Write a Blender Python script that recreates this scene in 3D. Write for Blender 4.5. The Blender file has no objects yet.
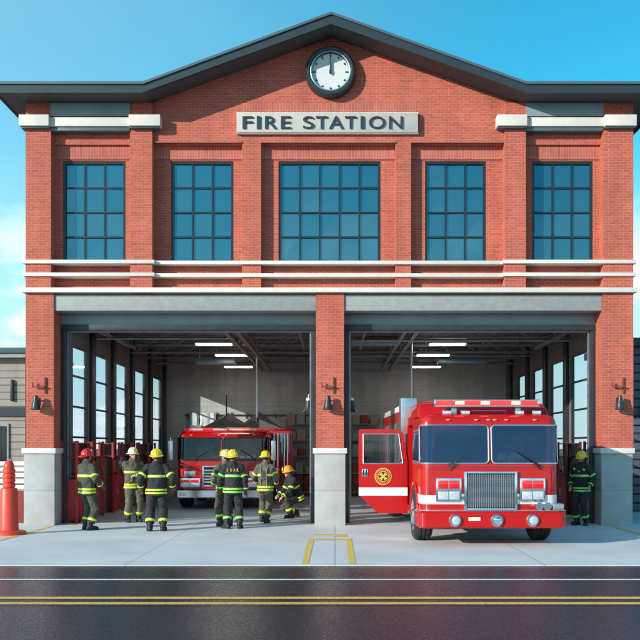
import bpy, bmesh, math, random
from mathutils import Vector, Matrix, noise as mnoise
random.seed(7)
R = math.radians
PI = math.pi
sc = bpy.context.scene
C = sc.collection

# ------------------------------------------------------------------ materials
def newmat(name):
    m = bpy.data.materials.new(name); m.use_nodes = True
    nt = m.node_tree; nt.nodes.clear()
    out = nt.nodes.new('ShaderNodeOutputMaterial')
    b = nt.nodes.new('ShaderNodeBsdfPrincipled')
    nt.links.new(b.outputs[0], out.inputs[0])
    return m, nt, b, out

def N(nt, t, **kw):
    n = nt.nodes.new(t)
    for k, v in kw.items(): setattr(n, k, v)
    return n

def plain(name, col, rough=.5, metal=0., var=.12, scale=6., bump=0., bscale=60., coat=0., spec=.5, emit=None, es=0.):
    m, nt, b, out = newmat(name)
    tc = N(nt, 'ShaderNodeTexCoord')
    nz = N(nt, 'ShaderNodeTexNoise'); nz.inputs['Scale'].default_value = scale; nz.inputs['Detail'].default_value = 5
    nt.links.new(tc.outputs['Object'], nz.inputs['Vector'])
    mr = N(nt, 'ShaderNodeMapRange')
    mr.inputs['From Min'].default_value = .3; mr.inputs['From Max'].default_value = .7
    mr.inputs['To Min'].default_value = 1 - var; mr.inputs['To Max'].default_value = 1 + var
    nt.links.new(nz.outputs['Fac'], mr.inputs['Value'])
    mx = N(nt, 'ShaderNodeVectorMath', operation='SCALE')
    mx.inputs[0].default_value = col[:3]
    nt.links.new(mr.outputs[0], mx.inputs['Scale'])
    nt.links.new(mx.outputs[0], b.inputs['Base Color'])
    b.inputs['Roughness'].default_value = rough
    b.inputs['Metallic'].default_value = metal
    b.inputs['Coat Weight'].default_value = coat
    b.inputs['Coat Roughness'].default_value = .06
    b.inputs['Specular IOR Level'].default_value = spec
    if bump:
        n2 = N(nt, 'ShaderNodeTexNoise'); n2.inputs['Scale'].default_value = bscale; n2.inputs['Detail'].default_value = 6
        nt.links.new(tc.outputs['Object'], n2.inputs['Vector'])
        bp = N(nt, 'ShaderNodeBump'); bp.inputs['Strength'].default_value = bump; bp.inputs['Distance'].default_value = .02
        nt.links.new(n2.outputs['Fac'], bp.inputs['Height']); nt.links.new(bp.outputs[0], b.inputs['Normal'])
    if emit:
        b.inputs['Emission Color'].default_value = (*emit, 1); b.inputs['Emission Strength'].default_value = es
    return m

def brickmat(name, c1, c2, mortar, bw, rh, ms=.01, rough=.85, bump=.7, offset=.5, stain=.22, msmooth=.1):
    m, nt, b, out = newmat(name)
    uv = N(nt, 'ShaderNodeUVMap')
    bt = N(nt, 'ShaderNodeTexBrick'); bt.offset = offset
    bt.inputs['Color1'].default_value = (*c1, 1); bt.inputs['Color2'].default_value = (*c2, 1); bt.inputs['Mortar'].default_value = (*mortar, 1)
    bt.inputs['Scale'].default_value = 1; bt.inputs['Mortar Size'].default_value = ms; bt.inputs['Mortar Smooth'].default_value = msmooth
    bt.inputs['Brick Width'].default_value = bw; bt.inputs['Row Height'].default_value = rh
    nt.links.new(uv.outputs[0], bt.inputs['Vector'])
    n1 = N(nt, 'ShaderNodeTexNoise'); n1.inputs['Scale'].default_value = 1.1; n1.inputs['Detail'].default_value = 8; n1.inputs['Roughness'].default_value = .65
    nt.links.new(uv.outputs[0], n1.inputs['Vector'])
    n2 = N(nt, 'ShaderNodeTexNoise'); n2.inputs['Scale'].default_value = 22; n2.inputs['Detail'].default_value = 4
    nt.links.new(uv.outputs[0], n2.inputs['Vector'])
    ad = N(nt, 'ShaderNodeMath', operation='ADD'); nt.links.new(n1.outputs['Fac'], ad.inputs[0]); nt.links.new(n2.outputs['Fac'], ad.inputs[1])
    mr = N(nt, 'ShaderNodeMapRange'); mr.inputs['From Min'].default_value = .6; mr.inputs['From Max'].default_value = 1.4
    mr.inputs['To Min'].default_value = 1 - stain; mr.inputs['To Max'].default_value = 1 + stain
    nt.links.new(ad.outputs[0], mr.inputs['Value'])
    sc_ = N(nt, 'ShaderNodeVectorMath', operation='SCALE'); nt.links.new(bt.outputs['Color'], sc_.inputs[0]); nt.links.new(mr.outputs[0], sc_.inputs['Scale'])
    n3 = N(nt, 'ShaderNodeTexNoise'); n3.inputs['Scale'].default_value = 1; n3.inputs['Detail'].default_value = 5
    mp_ = N(nt, 'ShaderNodeMapping'); mp_.inputs['Scale'].default_value = (2.2, .35, 1); nt.links.new(uv.outputs[0], mp_.inputs[0]); nt.links.new(mp_.outputs[0], n3.inputs['Vector'])
    m3 = N(nt, 'ShaderNodeMapRange'); m3.inputs['From Min'].default_value = .35; m3.inputs['From Max'].default_value = .7; m3.inputs['To Min'].default_value = 1.04; m3.inputs['To Max'].default_value = .84
    nt.links.new(n3.outputs['Fac'], m3.inputs['Value'])
    s3 = N(nt, 'ShaderNodeVectorMath', operation='SCALE'); nt.links.new(sc_.outputs[0], s3.inputs[0]); nt.links.new(m3.outputs[0], s3.inputs['Scale'])
    nt.links.new(s3.outputs[0], b.inputs['Base Color'])
    b.inputs['Roughness'].default_value = rough
    sb = N(nt, 'ShaderNodeMath', operation='SUBTRACT'); nt.links.new(n2.outputs['Fac'], sb.inputs[0]); nt.links.new(bt.outputs['Fac'], sb.inputs[1])
    bp = N(nt, 'ShaderNodeBump'); bp.inputs['Strength'].default_value = bump; bp.inputs['Distance'].default_value = .008
    nt.links.new(sb.outputs[0], bp.inputs['Height']); nt.links.new(bp.outputs[0], b.inputs['Normal'])
    return m

M = {}
M['brick'] = brickmat('brick', (.53, .112, .066), (.42, .082, .052), (.50, .195, .14), .18, .062, .0070)
M['soldier'] = brickmat('soldier_brick', (.52, .13, .088), (.43, .098, .068), (.50, .22, .17), .42, .066, .0065, offset=0)
M['soldier_v'] = brickmat('soldier_brick_small', (.52, .13, .088), (.43, .098, .068), (.50, .22, .17), .066, .235, .0065, offset=0)
M['block'] = brickmat('block_wall', (.50, .495, .485), (.455, .45, .44), (.36, .355, .35), .6, .2, .008, stain=.12, bump=.3)
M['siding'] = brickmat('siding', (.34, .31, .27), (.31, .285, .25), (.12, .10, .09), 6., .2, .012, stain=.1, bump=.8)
M['shadow_tinted_siding'] = brickmat('shadow_tinted_siding', (.10, .12, .15), (.085, .10, .13), (.02, .02, .03), 6., .25, .03, stain=.1, bump=.8)  # right neighbour's siding, with the station's shadow put into its dark blue colour
M['stone'] = plain('pale_stone', (.66, .63, .58), .7, var=.06, bump=.15, bscale=40)
M['pier_stone'] = plain('pier_stone', (.40, .40, .395), .75, var=.10, scale=3, bump=.3, bscale=90)
M['lintel'] = plain('lintel_panel', (.27, .29, .285), .6, var=.10, scale=9, bump=.15, bscale=150)
M['header'] = plain('header_panel', (.22, .30, .34), .45, var=.1, scale=2, bump=.05)
M['dark_metal'] = plain('dark_metal', (.035, .042, .05), .4, .3, var=.15)
M['frame'] = plain('window_frame', (.018, .026, .034), .4, .2)
M['fascia'] = plain('fascia', (.030, .044, .052), .45, .2, var=.08)
M['trim'] = plain('fascia_trim', (.10, .14, .155), .4, .3, var=.06)
M['soffit'] = plain('soffit', (.055, .055, .056), .7)
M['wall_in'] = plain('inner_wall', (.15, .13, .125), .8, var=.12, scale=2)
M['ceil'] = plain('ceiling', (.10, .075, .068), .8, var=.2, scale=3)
M['steel'] = plain('steel', (.30, .29, .28), .45, .6, var=.2)
M['duct'] = plain('duct', (.22, .33, .42), .35, .4)
M['chrome'] = plain('chrome', (.72, .74, .77), .14, 1., var=.05)
M['alu'] = plain('aluminium', (.55, .56, .58), .32, .9, var=.1)
M['red'] = plain('red_paint', (.47, .004, .003), .28, 0, var=.05, scale=2, coat=.45, spec=.35)
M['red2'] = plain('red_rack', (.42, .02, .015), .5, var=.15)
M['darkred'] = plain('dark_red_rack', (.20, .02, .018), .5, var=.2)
M['white_p'] = plain('white_paint', (.78, .76, .74), .35, var=.04, coat=.4)
M['black'] = plain('black_plastic', (.015, .015, .017), .45, var=.2)
M['rubber'] = plain('rubber', (.022, .022, .024), .85, var=.3, bump=.2, bscale=80)
M['post'] = plain('orange_red_plastic', (.72, .055, .03), .42, var=.05, bump=.03, bscale=20)
M['yellow_line'] = plain('yellow_line', (.80, .56, .12), .6, var=.18, scale=14)
M['road_yellow'] = plain('road_yellow', (.82, .48, .11), .55, var=.32, scale=22)
M['road_white'] = plain('road_white', (.76, .74, .72), .55, var=.28, scale=22)
M['letters'] = plain('sign_letters', (.018, .032, .05), .5, var=.05)
M['signboard'] = plain('sign_board', (.46, .45, .41), .6, var=.08, scale=5, bump=.1)
M['clock_rim'] = plain('clock_rim', (.03, .045, .05), .35, .3)
M['clock_face'] = plain('clock_face', (.62, .64, .64), .5, var=.02)
M['clock_ring'] = plain('clock_ring', (.28, .45, .55), .3, .5)
M['rust'] = plain('rusty_iron', (.16, .05, .035), .8, var=.3, scale=20)
M['skin'] = plain('skin', (.42, .22, .15), .55, var=.05)
M['glove'] = plain('glove', (.10, .07, .05), .8, var=.2)
M['boot'] = plain('boot', (.012, .012, .013), .5, var=.2)
M['hair'] = plain('hair', (.03, .02, .015), .7)
M['olive'] = plain('olive_cloth', (.115, .098, .068), .9, var=.28, scale=7, bump=.6, bscale=16)
M['blackcloth'] = plain('black_cloth', (.022, .024, .026), .88, var=.35, scale=7, bump=.6, bscale=16)
M['darkolive'] = plain('dark_olive_cloth', (.060, .058, .046), .9, var=.3, scale=7, bump=.6, bscale=16)
M['lime'] = plain('lime_stripe', (.62, .80, .05), .4, var=.15, scale=20)
M['green'] = plain('green_stripe', (.28, .78, .10), .4, var=.15, scale=20)
M['silver'] = plain('silver_stripe', (.62, .66, .55), .3, .3)
M['h_red'] = plain('helmet_red', (.65, .02, .015), .3, coat=.6)
M['h_white'] = plain('helmet_white', (.72, .68, .60), .35, coat=.5)
M['h_yellow'] = plain('helmet_yellow', (.82, .60, .02), .3, coat=.6)
M['h_tan'] = plain('helmet_tan', (.62, .47, .18), .4, coat=.3)
M['h_orange'] = plain('helmet_orange', (.85, .36, .03), .3, coat=.5)
M['gold'] = plain('gold', (.80, .50, .10), .4, .2)
M['tarp'] = plain('grey_tarp', (.13, .12, .125), .8, var=.15, bump=.3, bscale=8)
M['cloth_w'] = plain('white_cloth', (.62, .66, .68), .8, var=.2, bump=.4, bscale=12)
M['box_tan'] = plain('tan_box', (.32, .23, .16), .8, var=.2)
M['box_grey'] = plain('grey_box', (.26, .27, .27), .7, var=.2)
M['seat'] = plain('seat', (.06, .06, .07), .8)
M['lamp_white'] = plain('lamp_white', (.8, .8, .78), .3, emit=(1, .93, .82), es=14.)
M['bulb'] = plain('bulb', (.8, .8, .8), .3, emit=(.9, .95, 1), es=3.)
M['beacon'] = plain('beacon', (.8, .03, .02), .2, emit=(1, .20, .16), es=3.6)
M['beacon_dim'] = plain('beacon_dim', (.50, .04, .035), .15, emit=(1, .03, .025), es=.7)
M['lens_red'] = plain('lens_red', (.55, .01, .01), .12, coat=1, emit=(1, .02, .01), es=.15)
M['lens_white'] = plain('lens_white', (.40, .43, .46), .12, coat=1, var=.25, scale=30, emit=(1, .97, .92), es=.08)
M['amber'] = plain('amber', (.8, .35, .15), .2, coat=1)
M['poster'] = plain('sticker', (.75, .25, .08), .6)

def glassy(name, col, rough=.04, ior=2.0, metal=0.):
    m, nt, b, out = newmat(name)
    b.inputs['Base Color'].default_value = (*col, 1); b.inputs['Roughness'].default_value = rough
    b.inputs['IOR'].default_value = ior; b.inputs['Metallic'].default_value = metal
    tc = N(nt, 'ShaderNodeTexCoord'); nz = N(nt, 'ShaderNodeTexNoise'); nz.inputs['Scale'].default_value = .9
    nt.links.new(tc.outputs['Object'], nz.inputs['Vector'])
    bp = N(nt, 'ShaderNodeBump'); bp.inputs['Strength'].default_value = .06; bp.inputs['Distance'].default_value = .05
    nt.links.new(nz.outputs['Fac'], bp.inputs['Height']); nt.links.new(bp.outputs[0], b.inputs['Normal'])
    return m
M['glass_up'] = glassy('upper_glass', (.035, .175, .24), .05, 1.9, .6)
M['windshield'] = glassy('windshield', (.014, .03, .085), .06, 1.65, 0.)
M['glass_dark'] = glassy('dark_glass', (.02, .022, .03), .08, 1.6, 0.)

def clear(name, tint=(.93, .96, .97), refl=.10, gcol=(.9, .95, 1)):
    m = bpy.data.materials.new(name); m.use_nodes = True; nt = m.node_tree; nt.nodes.clear()
    out = N(nt, 'ShaderNodeOutputMaterial'); mix = N(nt, 'ShaderNodeMixShader'); tr = N(nt, 'ShaderNodeBsdfTransparent'); gl = N(nt, 'ShaderNodeBsdfGlossy')
    tr.inputs[0].default_value = (*tint, 1); gl.inputs['Roughness'].default_value = .03; gl.inputs[0].default_value = (*gcol, 1)
    fr = N(nt, 'ShaderNodeLayerWeight'); pw = N(nt, 'ShaderNodeMath', operation='POWER'); pw.inputs[1].default_value = 5; nt.links.new(fr.outputs['Facing'], pw.inputs[0])
    mm = N(nt, 'ShaderNodeMath', operation='MULTIPLY_ADD'); mm.inputs[1].default_value = .6; mm.inputs[2].default_value = refl * .4
    nt.links.new(pw.outputs[0], mm.inputs[0]); cl = N(nt, 'ShaderNodeClamp'); cl.inputs['Max'].default_value = .5
    nt.links.new(mm.outputs[0], cl.inputs[0]); nt.links.new(cl.outputs[0], mix.inputs[0])
    nt.links.new(tr.outputs[0], mix.inputs[1]); nt.links.new(gl.outputs[0], mix.inputs[2]); nt.links.new(mix.outputs[0], out.inputs[0])
    return m
M['clear'] = clear('clear_glass')
M['clear_dark'] = clear('cab_glass', (.45, .48, .52), .14)

M['screen_glass'] = clear('screen_glass', (.26, .33, .44), .5, (.26, .38, .62))
M['screen_dark'] = clear('screen_dark', (.55, .58, .60), .12)
def groundmat(name, col, rough, var, joints=None, bump=.2, bscale=120, spec=.5, patch=.25, rvar=.0, cscale=.35):
    m, nt, b, out = newmat(name)
    tc = N(nt, 'ShaderNodeTexCoord')
    big = N(nt, 'ShaderNodeTexNoise'); big.inputs['Scale'].default_value = cscale; big.inputs['Detail'].default_value = 8; big.inputs['Roughness'].default_value = .6
    fine = N(nt, 'ShaderNodeTexNoise'); fine.inputs['Scale'].default_value = bscale; fine.inputs['Detail'].default_value = 3
    for n in (big, fine): nt.links.new(tc.outputs['Object'], n.inputs['Vector'])
    m1 = N(nt, 'ShaderNodeMapRange'); m1.inputs['From Min'].default_value = .3; m1.inputs['From Max'].default_value = .7
    m1.inputs['To Min'].default_value = 1 - patch; m1.inputs['To Max'].default_value = 1 + patch
    nt.links.new(big.outputs['Fac'], m1.inputs['Value'])
    m2 = N(nt, 'ShaderNodeMapRange'); m2.inputs['From Min'].default_value = .3; m2.inputs['From Max'].default_value = .7
    m2.inputs['To Min'].default_value = 1 - var; m2.inputs['To Max'].default_value = 1 + var
    nt.links.new(fine.outputs['Fac'], m2.inputs['Value'])
    mu = N(nt, 'ShaderNodeMath', operation='MULTIPLY'); nt.links.new(m1.outputs[0], mu.inputs[0]); nt.links.new(m2.outputs[0], mu.inputs[1])
    last = mu
    if joints:
        bt = N(nt, 'ShaderNodeTexBrick'); bt.offset = 0
        bt.inputs['Color1'].default_value = (1, 1, 1, 1); bt.inputs['Color2'].default_value = (.94, .94, .95, 1); bt.inputs['Mortar'].default_value = (.55, .55, .57, 1)
        bt.inputs['Scale'].default_value = 1; bt.inputs['Mortar Size'].default_value = .012; bt.inputs['Mortar Smooth'].default_value = .3
        bt.inputs['Brick Width'].default_value = joints[0]; bt.inputs['Row Height'].default_value = joints[1]
        nt.links.new(tc.outputs['Object'], bt.inputs['Vector'])
        mj = N(nt, 'ShaderNodeMath', operation='MULTIPLY'); nt.links.new(mu.outputs[0], mj.inputs[0]); nt.links.new(bt.outputs['Color'], mj.inputs[1])
        last = mj
    s = N(nt, 'ShaderNodeVectorMath', operation='SCALE'); s.inputs[0].default_value = col; nt.links.new(last.outputs[0], s.inputs['Scale'])
    nt.links.new(s.outputs[0], b.inputs['Base Color'])
    mr = N(nt, 'ShaderNodeMapRange'); mr.inputs['From Min'].default_value = .3; mr.inputs['From Max'].default_value = .7
    mr.inputs['To Min'].default_value = rough - rvar; mr.inputs['To Max'].default_value = rough + rvar
    nt.links.new(big.outputs['Fac'], mr.inputs['Value']); nt.links.new(mr.outputs[0], b.inputs['Roughness'])
    b.inputs['Specular IOR Level'].default_value = spec
    bp = N(nt, 'ShaderNodeBump'); bp.inputs['Strength'].default_value = bump; bp.inputs['Distance'].default_value = .006
    nt.links.new(fine.outputs['Fac'], bp.inputs['Height']); nt.links.new(bp.outputs[0], b.inputs['Normal'])
    return m
M['apron'] = groundmat('apron_concrete', (.70, .70, .70), .62, .06, joints=(3.3, 3.7), patch=.10, cscale=.8, bump=.12, rvar=.06)
M['floor'] = groundmat('bay_floor', (.58, .60, .62), .40, .04, joints=(3.3, 3.3), patch=.10, bump=.05, rvar=.08)
M['asphalt'] = groundmat('asphalt', (.010, .016, .030), .25, .55, patch=.18, bump=.8, bscale=38, spec=.55, rvar=.02)
_nt = M['asphalt'].node_tree; _b = [n for n in _nt.nodes if n.type == 'BSDF_PRINCIPLED'][0]
_tc = N(_nt, 'ShaderNodeTexCoord'); _d = N(_nt, 'ShaderNodeTexNoise'); _d.inputs['Scale'].default_value = 1.5; _d.inputs['Detail'].default_value = 6
_nt.links.new(_tc.outputs['Object'], _d.inputs['Vector'])
_ad = N(_nt, 'ShaderNodeVectorMath', operation='MULTIPLY_ADD'); _ad.inputs[1].default_value = (.8, .8, .8); _nt.links.new(_d.outputs['Color'], _ad.inputs[0]); _nt.links.new(_tc.outputs['Object'], _ad.inputs[2])
_v = N(_nt, 'ShaderNodeTexVoronoi', feature='DISTANCE_TO_EDGE'); _v.inputs['Scale'].default_value = .16; _nt.links.new(_ad.outputs[0], _v.inputs['Vector'])
_r = N(_nt, 'ShaderNodeMapRange'); _r.inputs['From Min'].default_value = .0015; _r.inputs['From Max'].default_value = .004; _r.inputs['To Min'].default_value = .25; _nt.links.new(_v.outputs['Distance'], _r.inputs['Value'])
_src = _b.inputs['Base Color'].links[0].from_socket; _s = N(_nt, 'ShaderNodeVectorMath', operation='SCALE'); _nt.links.new(_src, _s.inputs[0]); _nt.links.new(_r.outputs[0], _s.inputs['Scale']); _nt.links.new(_s.outputs[0], _b.inputs['Base Color'])
_g = N(_nt, 'ShaderNodeTexNoise'); _g.inputs['Scale'].default_value = 55; _g.inputs['Detail'].default_value = 2; _nt.links.new(_tc.outputs['Object'], _g.inputs['Vector'])
_gr = N(_nt, 'ShaderNodeMapRange'); _gr.inputs['From Min'].default_value = .3; _gr.inputs['From Max'].default_value = .7; _gr.inputs['To Min'].default_value = .17; _gr.inputs['To Max'].default_value = .42
_nt.links.new(_g.outputs['Fac'], _gr.inputs['Value']); _nt.links.new(_gr.outputs[0], _b.inputs['Roughness'])
M['earth'] = groundmat('earth', (.10, .11, .07), .9, .3, patch=.3)

# ------------------------------------------------------------------ mesh builder
class MB:
    def __init__(s): s.v = []; s.f = []; s.mi = []; s.sw = []
    def add(s, vs, fs, mi=0, swap=False):
        o = len(s.v); s.v += [tuple(v) for v in vs]
        for f in fs: s.f.append(tuple(i + o for i in f)); s.mi.append(mi); s.sw.append(swap)
    def box(s, x0, x1, y0, y1, z0, z1, mi=0, swap=False):
        s.add([(x0,y0,z0),(x1,y0,z0),(x1,y1,z0),(x0,y1,z0),(x0,y0,z1),(x1,y0,z1),(x1,y1,z1),(x0,y1,z1)],
              [(0,3,2,1),(4,5,6,7),(0,1,5,4),(1,2,6,5),(2,3,7,6),(3,0,4,7)], mi, swap); return s
    def prism(s, pts, d, mi=0):      # pts list of 3D (planar), d extrusion vector
        n = len(pts); d = Vector(d)
        vs = [Vector(p) for p in pts] + [Vector(p) + d for p in pts]
        s.add(vs, [tuple(range(n)), tuple(range(2*n-1, n-1, -1))] + [(i, i+n, (i+1) % n + n, (i+1) % n) for i in range(n)], mi); return s
    def rings(s, rings, mi=0, cap=True, close=True):
        n = len(rings[0]); vs = [p for r in rings for p in r]; fs = []
        for k in range(len(rings)-1):
            for i in range(n if close else n-1):
                j = (i+1) % n; fs.append((k*n+i, k*n+j, (k+1)*n+j, (k+1)*n+i))
        if cap: fs.append(tuple(range(n-1, -1, -1))); fs.append(tuple((len(rings)-1)*n+i for i in range(n)))
        s.add(vs, fs, mi); return s
    def tube(s, pts, rs, n=10, mi=0, cap=True, round_=False, flat=(1, 1), up=None):
        pts = [Vector(p) for p in pts]
        if not hasattr(rs, '__len__'): rs = [rs]*len(pts)
        rs = list(rs)
        if round_:
            a, b = pts[0], pts[1]; d = (a-b).normalized(); r = rs[0]
            pre = [(a + d*r*math.sin(t), r*math.cos(t)) for t in (R(75), R(50), R(25))]
            a2, b2 = pts[-1], pts[-2]; d2 = (a2-b2).normalized(); r2 = rs[-1]
            post = [(a2 + d2*r2*math.sin(t), r2*math.cos(t)) for t in (R(25), R(50), R(75))]
            pts = [p for p, _ in pre] + pts + [p for p, _ in post]; rs = [q for _, q in pre] + rs + [q for _, q in post]
        out = []; prev = None
        for i, p in enumerate(pts):
            t = (pts[min(i+1, len(pts)-1)] - pts[max(i-1, 0)]).normalized()
            if prev is None:
                ref = Vector(up) if up else (Vector((0,0,1)) if abs(t.z) < .9 else Vector((1,0,0)))
                x = ref.cross(t).normalized()
            else:
                x = (prev - t*prev.dot(t)).normalized()
            prev = x; y = t.cross(x)
            out.append([p + (x*math.cos(a)*flat[0] + y*math.sin(a)*flat[1])*rs[i] for a in [2*PI*k/n for k in range(n)]])
        return s.rings(out, mi, cap)
    def cyl(s, p0, p1, r0, r1=None, n=16, mi=0):
        return s.tube([p0, p1], [r0, r0 if r1 is None else r1], n, mi)
    def lathe(s, prof, c=(0,0,0), axis='z', n=24, mi=0, sx=1., sy=1., close=False):
        rings = []
        for r, h in prof:
            ring = []
            for k in range(n):
                a = 2*PI*k/n; u, w = r*math.cos(a)*sx, r*math.sin(a)*sy
                p = {'z': (u, w, h), 'y': (u, h, w), 'x': (h, u, w)}[axis]
                ring.append((c[0]+p[0], c[1]+p[1], c[2]+p[2]))
            rings.append(ring)
        return s.rings(rings, mi, cap=not close)
    def ball(s, c, r, n=12, m=8, mi=0):
        if not hasattr(r, '__len__'): r = (r, r, r)
        rings = []
        for j in range(1, m):
            t = PI*j/m
            rings.append([(c[0]+r[0]*math.sin(t)*math.cos(2*PI*k/n), c[1]+r[1]*math.sin(t)*math.sin(2*PI*k/n), c[2]-r[2]*math.cos(t)) for k in range(n)])
        return s.rings(rings, mi)
    def torus(s, c, Rr, r, axis='x', n=28, m=8, mi=0, squash=1.):
        rings = []
        for k in range(n+1):
            a = 2*PI*k/n; ring = []
            for j in range(m):
                b = 2*PI*j/m; q = Rr + r*math.cos(b); h = r*math.sin(b)*squash; u, w = q*math.cos(a), q*math.sin(a)
                p = {'z': (u, w, h), 'y': (u, h, w), 'x': (h, u, w)}[axis]
                ring.append((c[0]+p[0], c[1]+p[1], c[2]+p[2]))
            rings.append(ring)
        return s.rings(rings, mi, cap=False)
    def build(s, name, mats, parent=None, bevel=0., smooth=True, loc=None, remesh=0., smoothit=0, fixn=True, seg=2, ang=35):
        me = bpy.data.meshes.new(name)
        bm = bmesh.new()
        vs = [bm.verts.new(v) for v in s.v]
        flag = bm.faces.layers.int.new('sw')
        for f, mi, sw in zip(s.f, s.mi, s.sw):
            try: fc = bm.faces.new([vs[i] for i in f]); fc.material_index = mi; fc[flag] = 1 if sw else 0
            except ValueError: pass
        if fixn: bmesh.ops.recalc_face_normals(bm, faces=bm.faces)
        bm.normal_update()
        if bevel:
            ed = [e for e in bm.edges if len(e.link_faces) == 2 and e.calc_face_angle(0) > R(40)]
            bmesh.ops.bevel(bm, geom=ed, offset=bevel, segments=seg, affect='EDGES', profile=.6, clamp_overlap=True)
        bm.normal_update()
        uvl = bm.loops.layers.uv.new('UVMap')
        for f in bm.faces:
            n = f.normal; ax = max(range(3), key=lambda i: abs(n[i]))
            for l in f.loops:
                c = l.vert.co
                u, w = (c.y, c.z) if ax == 0 else ((c.x, c.z) if ax == 1 else (c.x, c.y))
                l[uvl].uv = (w, u) if f[flag] else (u, w)
        bm.to_mesh(me); bm.free()
        if not isinstance(mats, (list, tuple)): mats = [mats]
        for m in mats: me.materials.append(M[m])
        o = bpy.data.objects.new(name, me); C.objects.link(o)
        if remesh:
            md = o.modifiers.new('r', 'REMESH'); md.mode = 'VOXEL'; md.voxel_size = remesh; md.use_smooth_shade = True
            if smoothit:
                sm = o.modifiers.new('s', 'SMOOTH'); sm.factor = .5; sm.iterations = smoothit
            dg = bpy.context.evaluated_depsgraph_get(); dg.update()
            nm = bpy.data.meshes.new_from_object(o.evaluated_get(dg))
            o.modifiers.clear(); nm.name = name; o.data = nm; me = nm
            me.materials.clear()
            for m in mats: me.materials.append(M[m])
            for p in me.polygons: p.use_smooth = True
        elif smooth:
            for p in me.polygons: p.use_smooth = True
            me.set_sharp_from_angle(angle=R(ang))
        if parent is not None: o.parent = parent
        if loc: o.location = loc
        return o

def tag(o, label=None, cat=None, group=None, kind=None):
    if label: o['label'] = label
    if cat: o['category'] = cat
    if group: o['group'] = group
    if kind: o['kind'] = kind
    return o
def thing(name, label, cat, loc=(0,0,0), rz=0, group=None):
    o = bpy.data.objects.new(name, None); C.objects.link(o); o.empty_display_size = .2
    o.location = loc; o.rotation_euler = (0, 0, rz)
    return tag(o, label, cat, group)
def copy_tree(o, parent=None):
    c = o.copy(); C.objects.link(c); c.parent = parent
    for ch in [x for x in bpy.data.objects if x.parent == o]: copy_tree(ch, c)
    return c
def text_mesh(mb, txt, x, y, z, h, depth, mi=0, bold=.0, width=None, gap=None, plane='xz', back=False):
    """adds text whose letters stand in the XZ plane facing -Y (or +Y if back)"""
    cu = bpy.data.curves.new('t', 'FONT'); cu.body = txt; cu.size = 1; cu.extrude = .5; cu.offset = bold
    ob = bpy.data.objects.new('t', cu); C.objects.link(ob)
    dg = bpy.context.evaluated_depsgraph_get(); dg.update()
    me = bpy.data.meshes.new_from_object(ob.evaluated_get(dg))
    vs = [v.co.copy() for v in me.vertices]; fs = [tuple(p.vertices) for p in me.polygons]
    bpy.data.objects.remove(ob); bpy.data.curves.remove(cu); bpy.data.meshes.remove(me)
    x0 = min(v.x for v in vs); x1 = max(v.x for v in vs); y0 = min(v.y for v in vs); y1 = max(v.y for v in vs)
    sy = h/(y1-y0); sx = sy if width is None else width/(x1-x0)
    pts = []
    for v in vs:
        px = (v.x-x0)*sx; pz = (v.y-y0)*sy; pd = v.z*depth
        pts.append((x+px, y-pd, z+pz) if not back else (x-px, y+pd, z+pz))
    mb.add(pts, fs, mi)
    return (x1-x0)*sx

# ------------------------------------------------------------------ camera helper used for laying out the plan
def WX(px, Y=0.): return (px-335)/924*(22+Y)
def WZ(py, Y=0.): return 1.857 + (447-py)/924*(22+Y)

# ------------------------------------------------------------------ ground
g = MB(); g.add([(-400,-400,-.03),(400,-400,-.03),(400,900,-.03),(-400,900,-.03)], [(0,1,2,3)])
tag(g.build('ground', 'earth', smooth=False), kind='structure')
g = MB(); g.box(-45, 45, -7.46, .45, -.2, 0); tag(g.build('apron', 'apron', smooth=False), kind='structure')
g = MB(); g.box(-6.7, 6.75, .45, 13.3, -.2, .002); tag(g.build('bay_floor', 'floor', smooth=False), kind='structure')
g = MB(); g.box(-45, -7.0, .45, 30, -.2, -.004).box(7.0, 45, .45, 30, -.2, -.004); tag(g.build('side_yard', 'apron', smooth=False), kind='structure')
g = MB(); g.add([(-120,-60,-.012),(120,-60,-.012),(120,-7.462,-.012),(-120,-7.462,-.012)], [(0,1,2,3)])
tag(g.build('road', 'asphalt', smooth=False), kind='structure')
def paint(name, quads, mat, z):
    g = MB()
    for x0, x1, y0, y1 in quads: g.add([(x0,y0,z),(x1,y0,z),(x1,y1,z),(x0,y1,z)], [(0,1,2,3)])
    return tag(g.build(name, mat, smooth=False), kind='structure')
paint('road_edge_line', [(-120, 120, -9.06, -8.93)], 'road_white', -.007)
paint('road_centre_lines', [(-120, 120, -10.66, -10.49), (-120, 120, -11.06, -10.89)], 'road_yellow', -.007)
paint('apron_marking', [(-.53, -.42, -7.3, -3.32), (.22, .33, -7.3, -3.32), (-.42, .22, -3.56, -3.32)], 'yellow_line', .004)
paint('apron_marking', [(-.46, .26, -2.55, -2.30), (-.02, .26, -2.85, -2.56)], 'yellow_line', .0045)
paint('apron_marking', [(-6.72, -6.60, -7.3, -.2)], 'yellow_line', .004)
paint('apron_marking', [(6.42, 6.54, -7.3, -.2)], 'yellow_line', .004)
paint('apron_marking', [(-6.48, -6.22, .06, .40)], 'yellow_line', .004)
paint('apron_marking', [(-.90, -.50, .06, .40)], 'yellow_line', .004)
paint('apron_marking', [(.36, .66, .06, .40)], 'yellow_line', .004)

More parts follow.
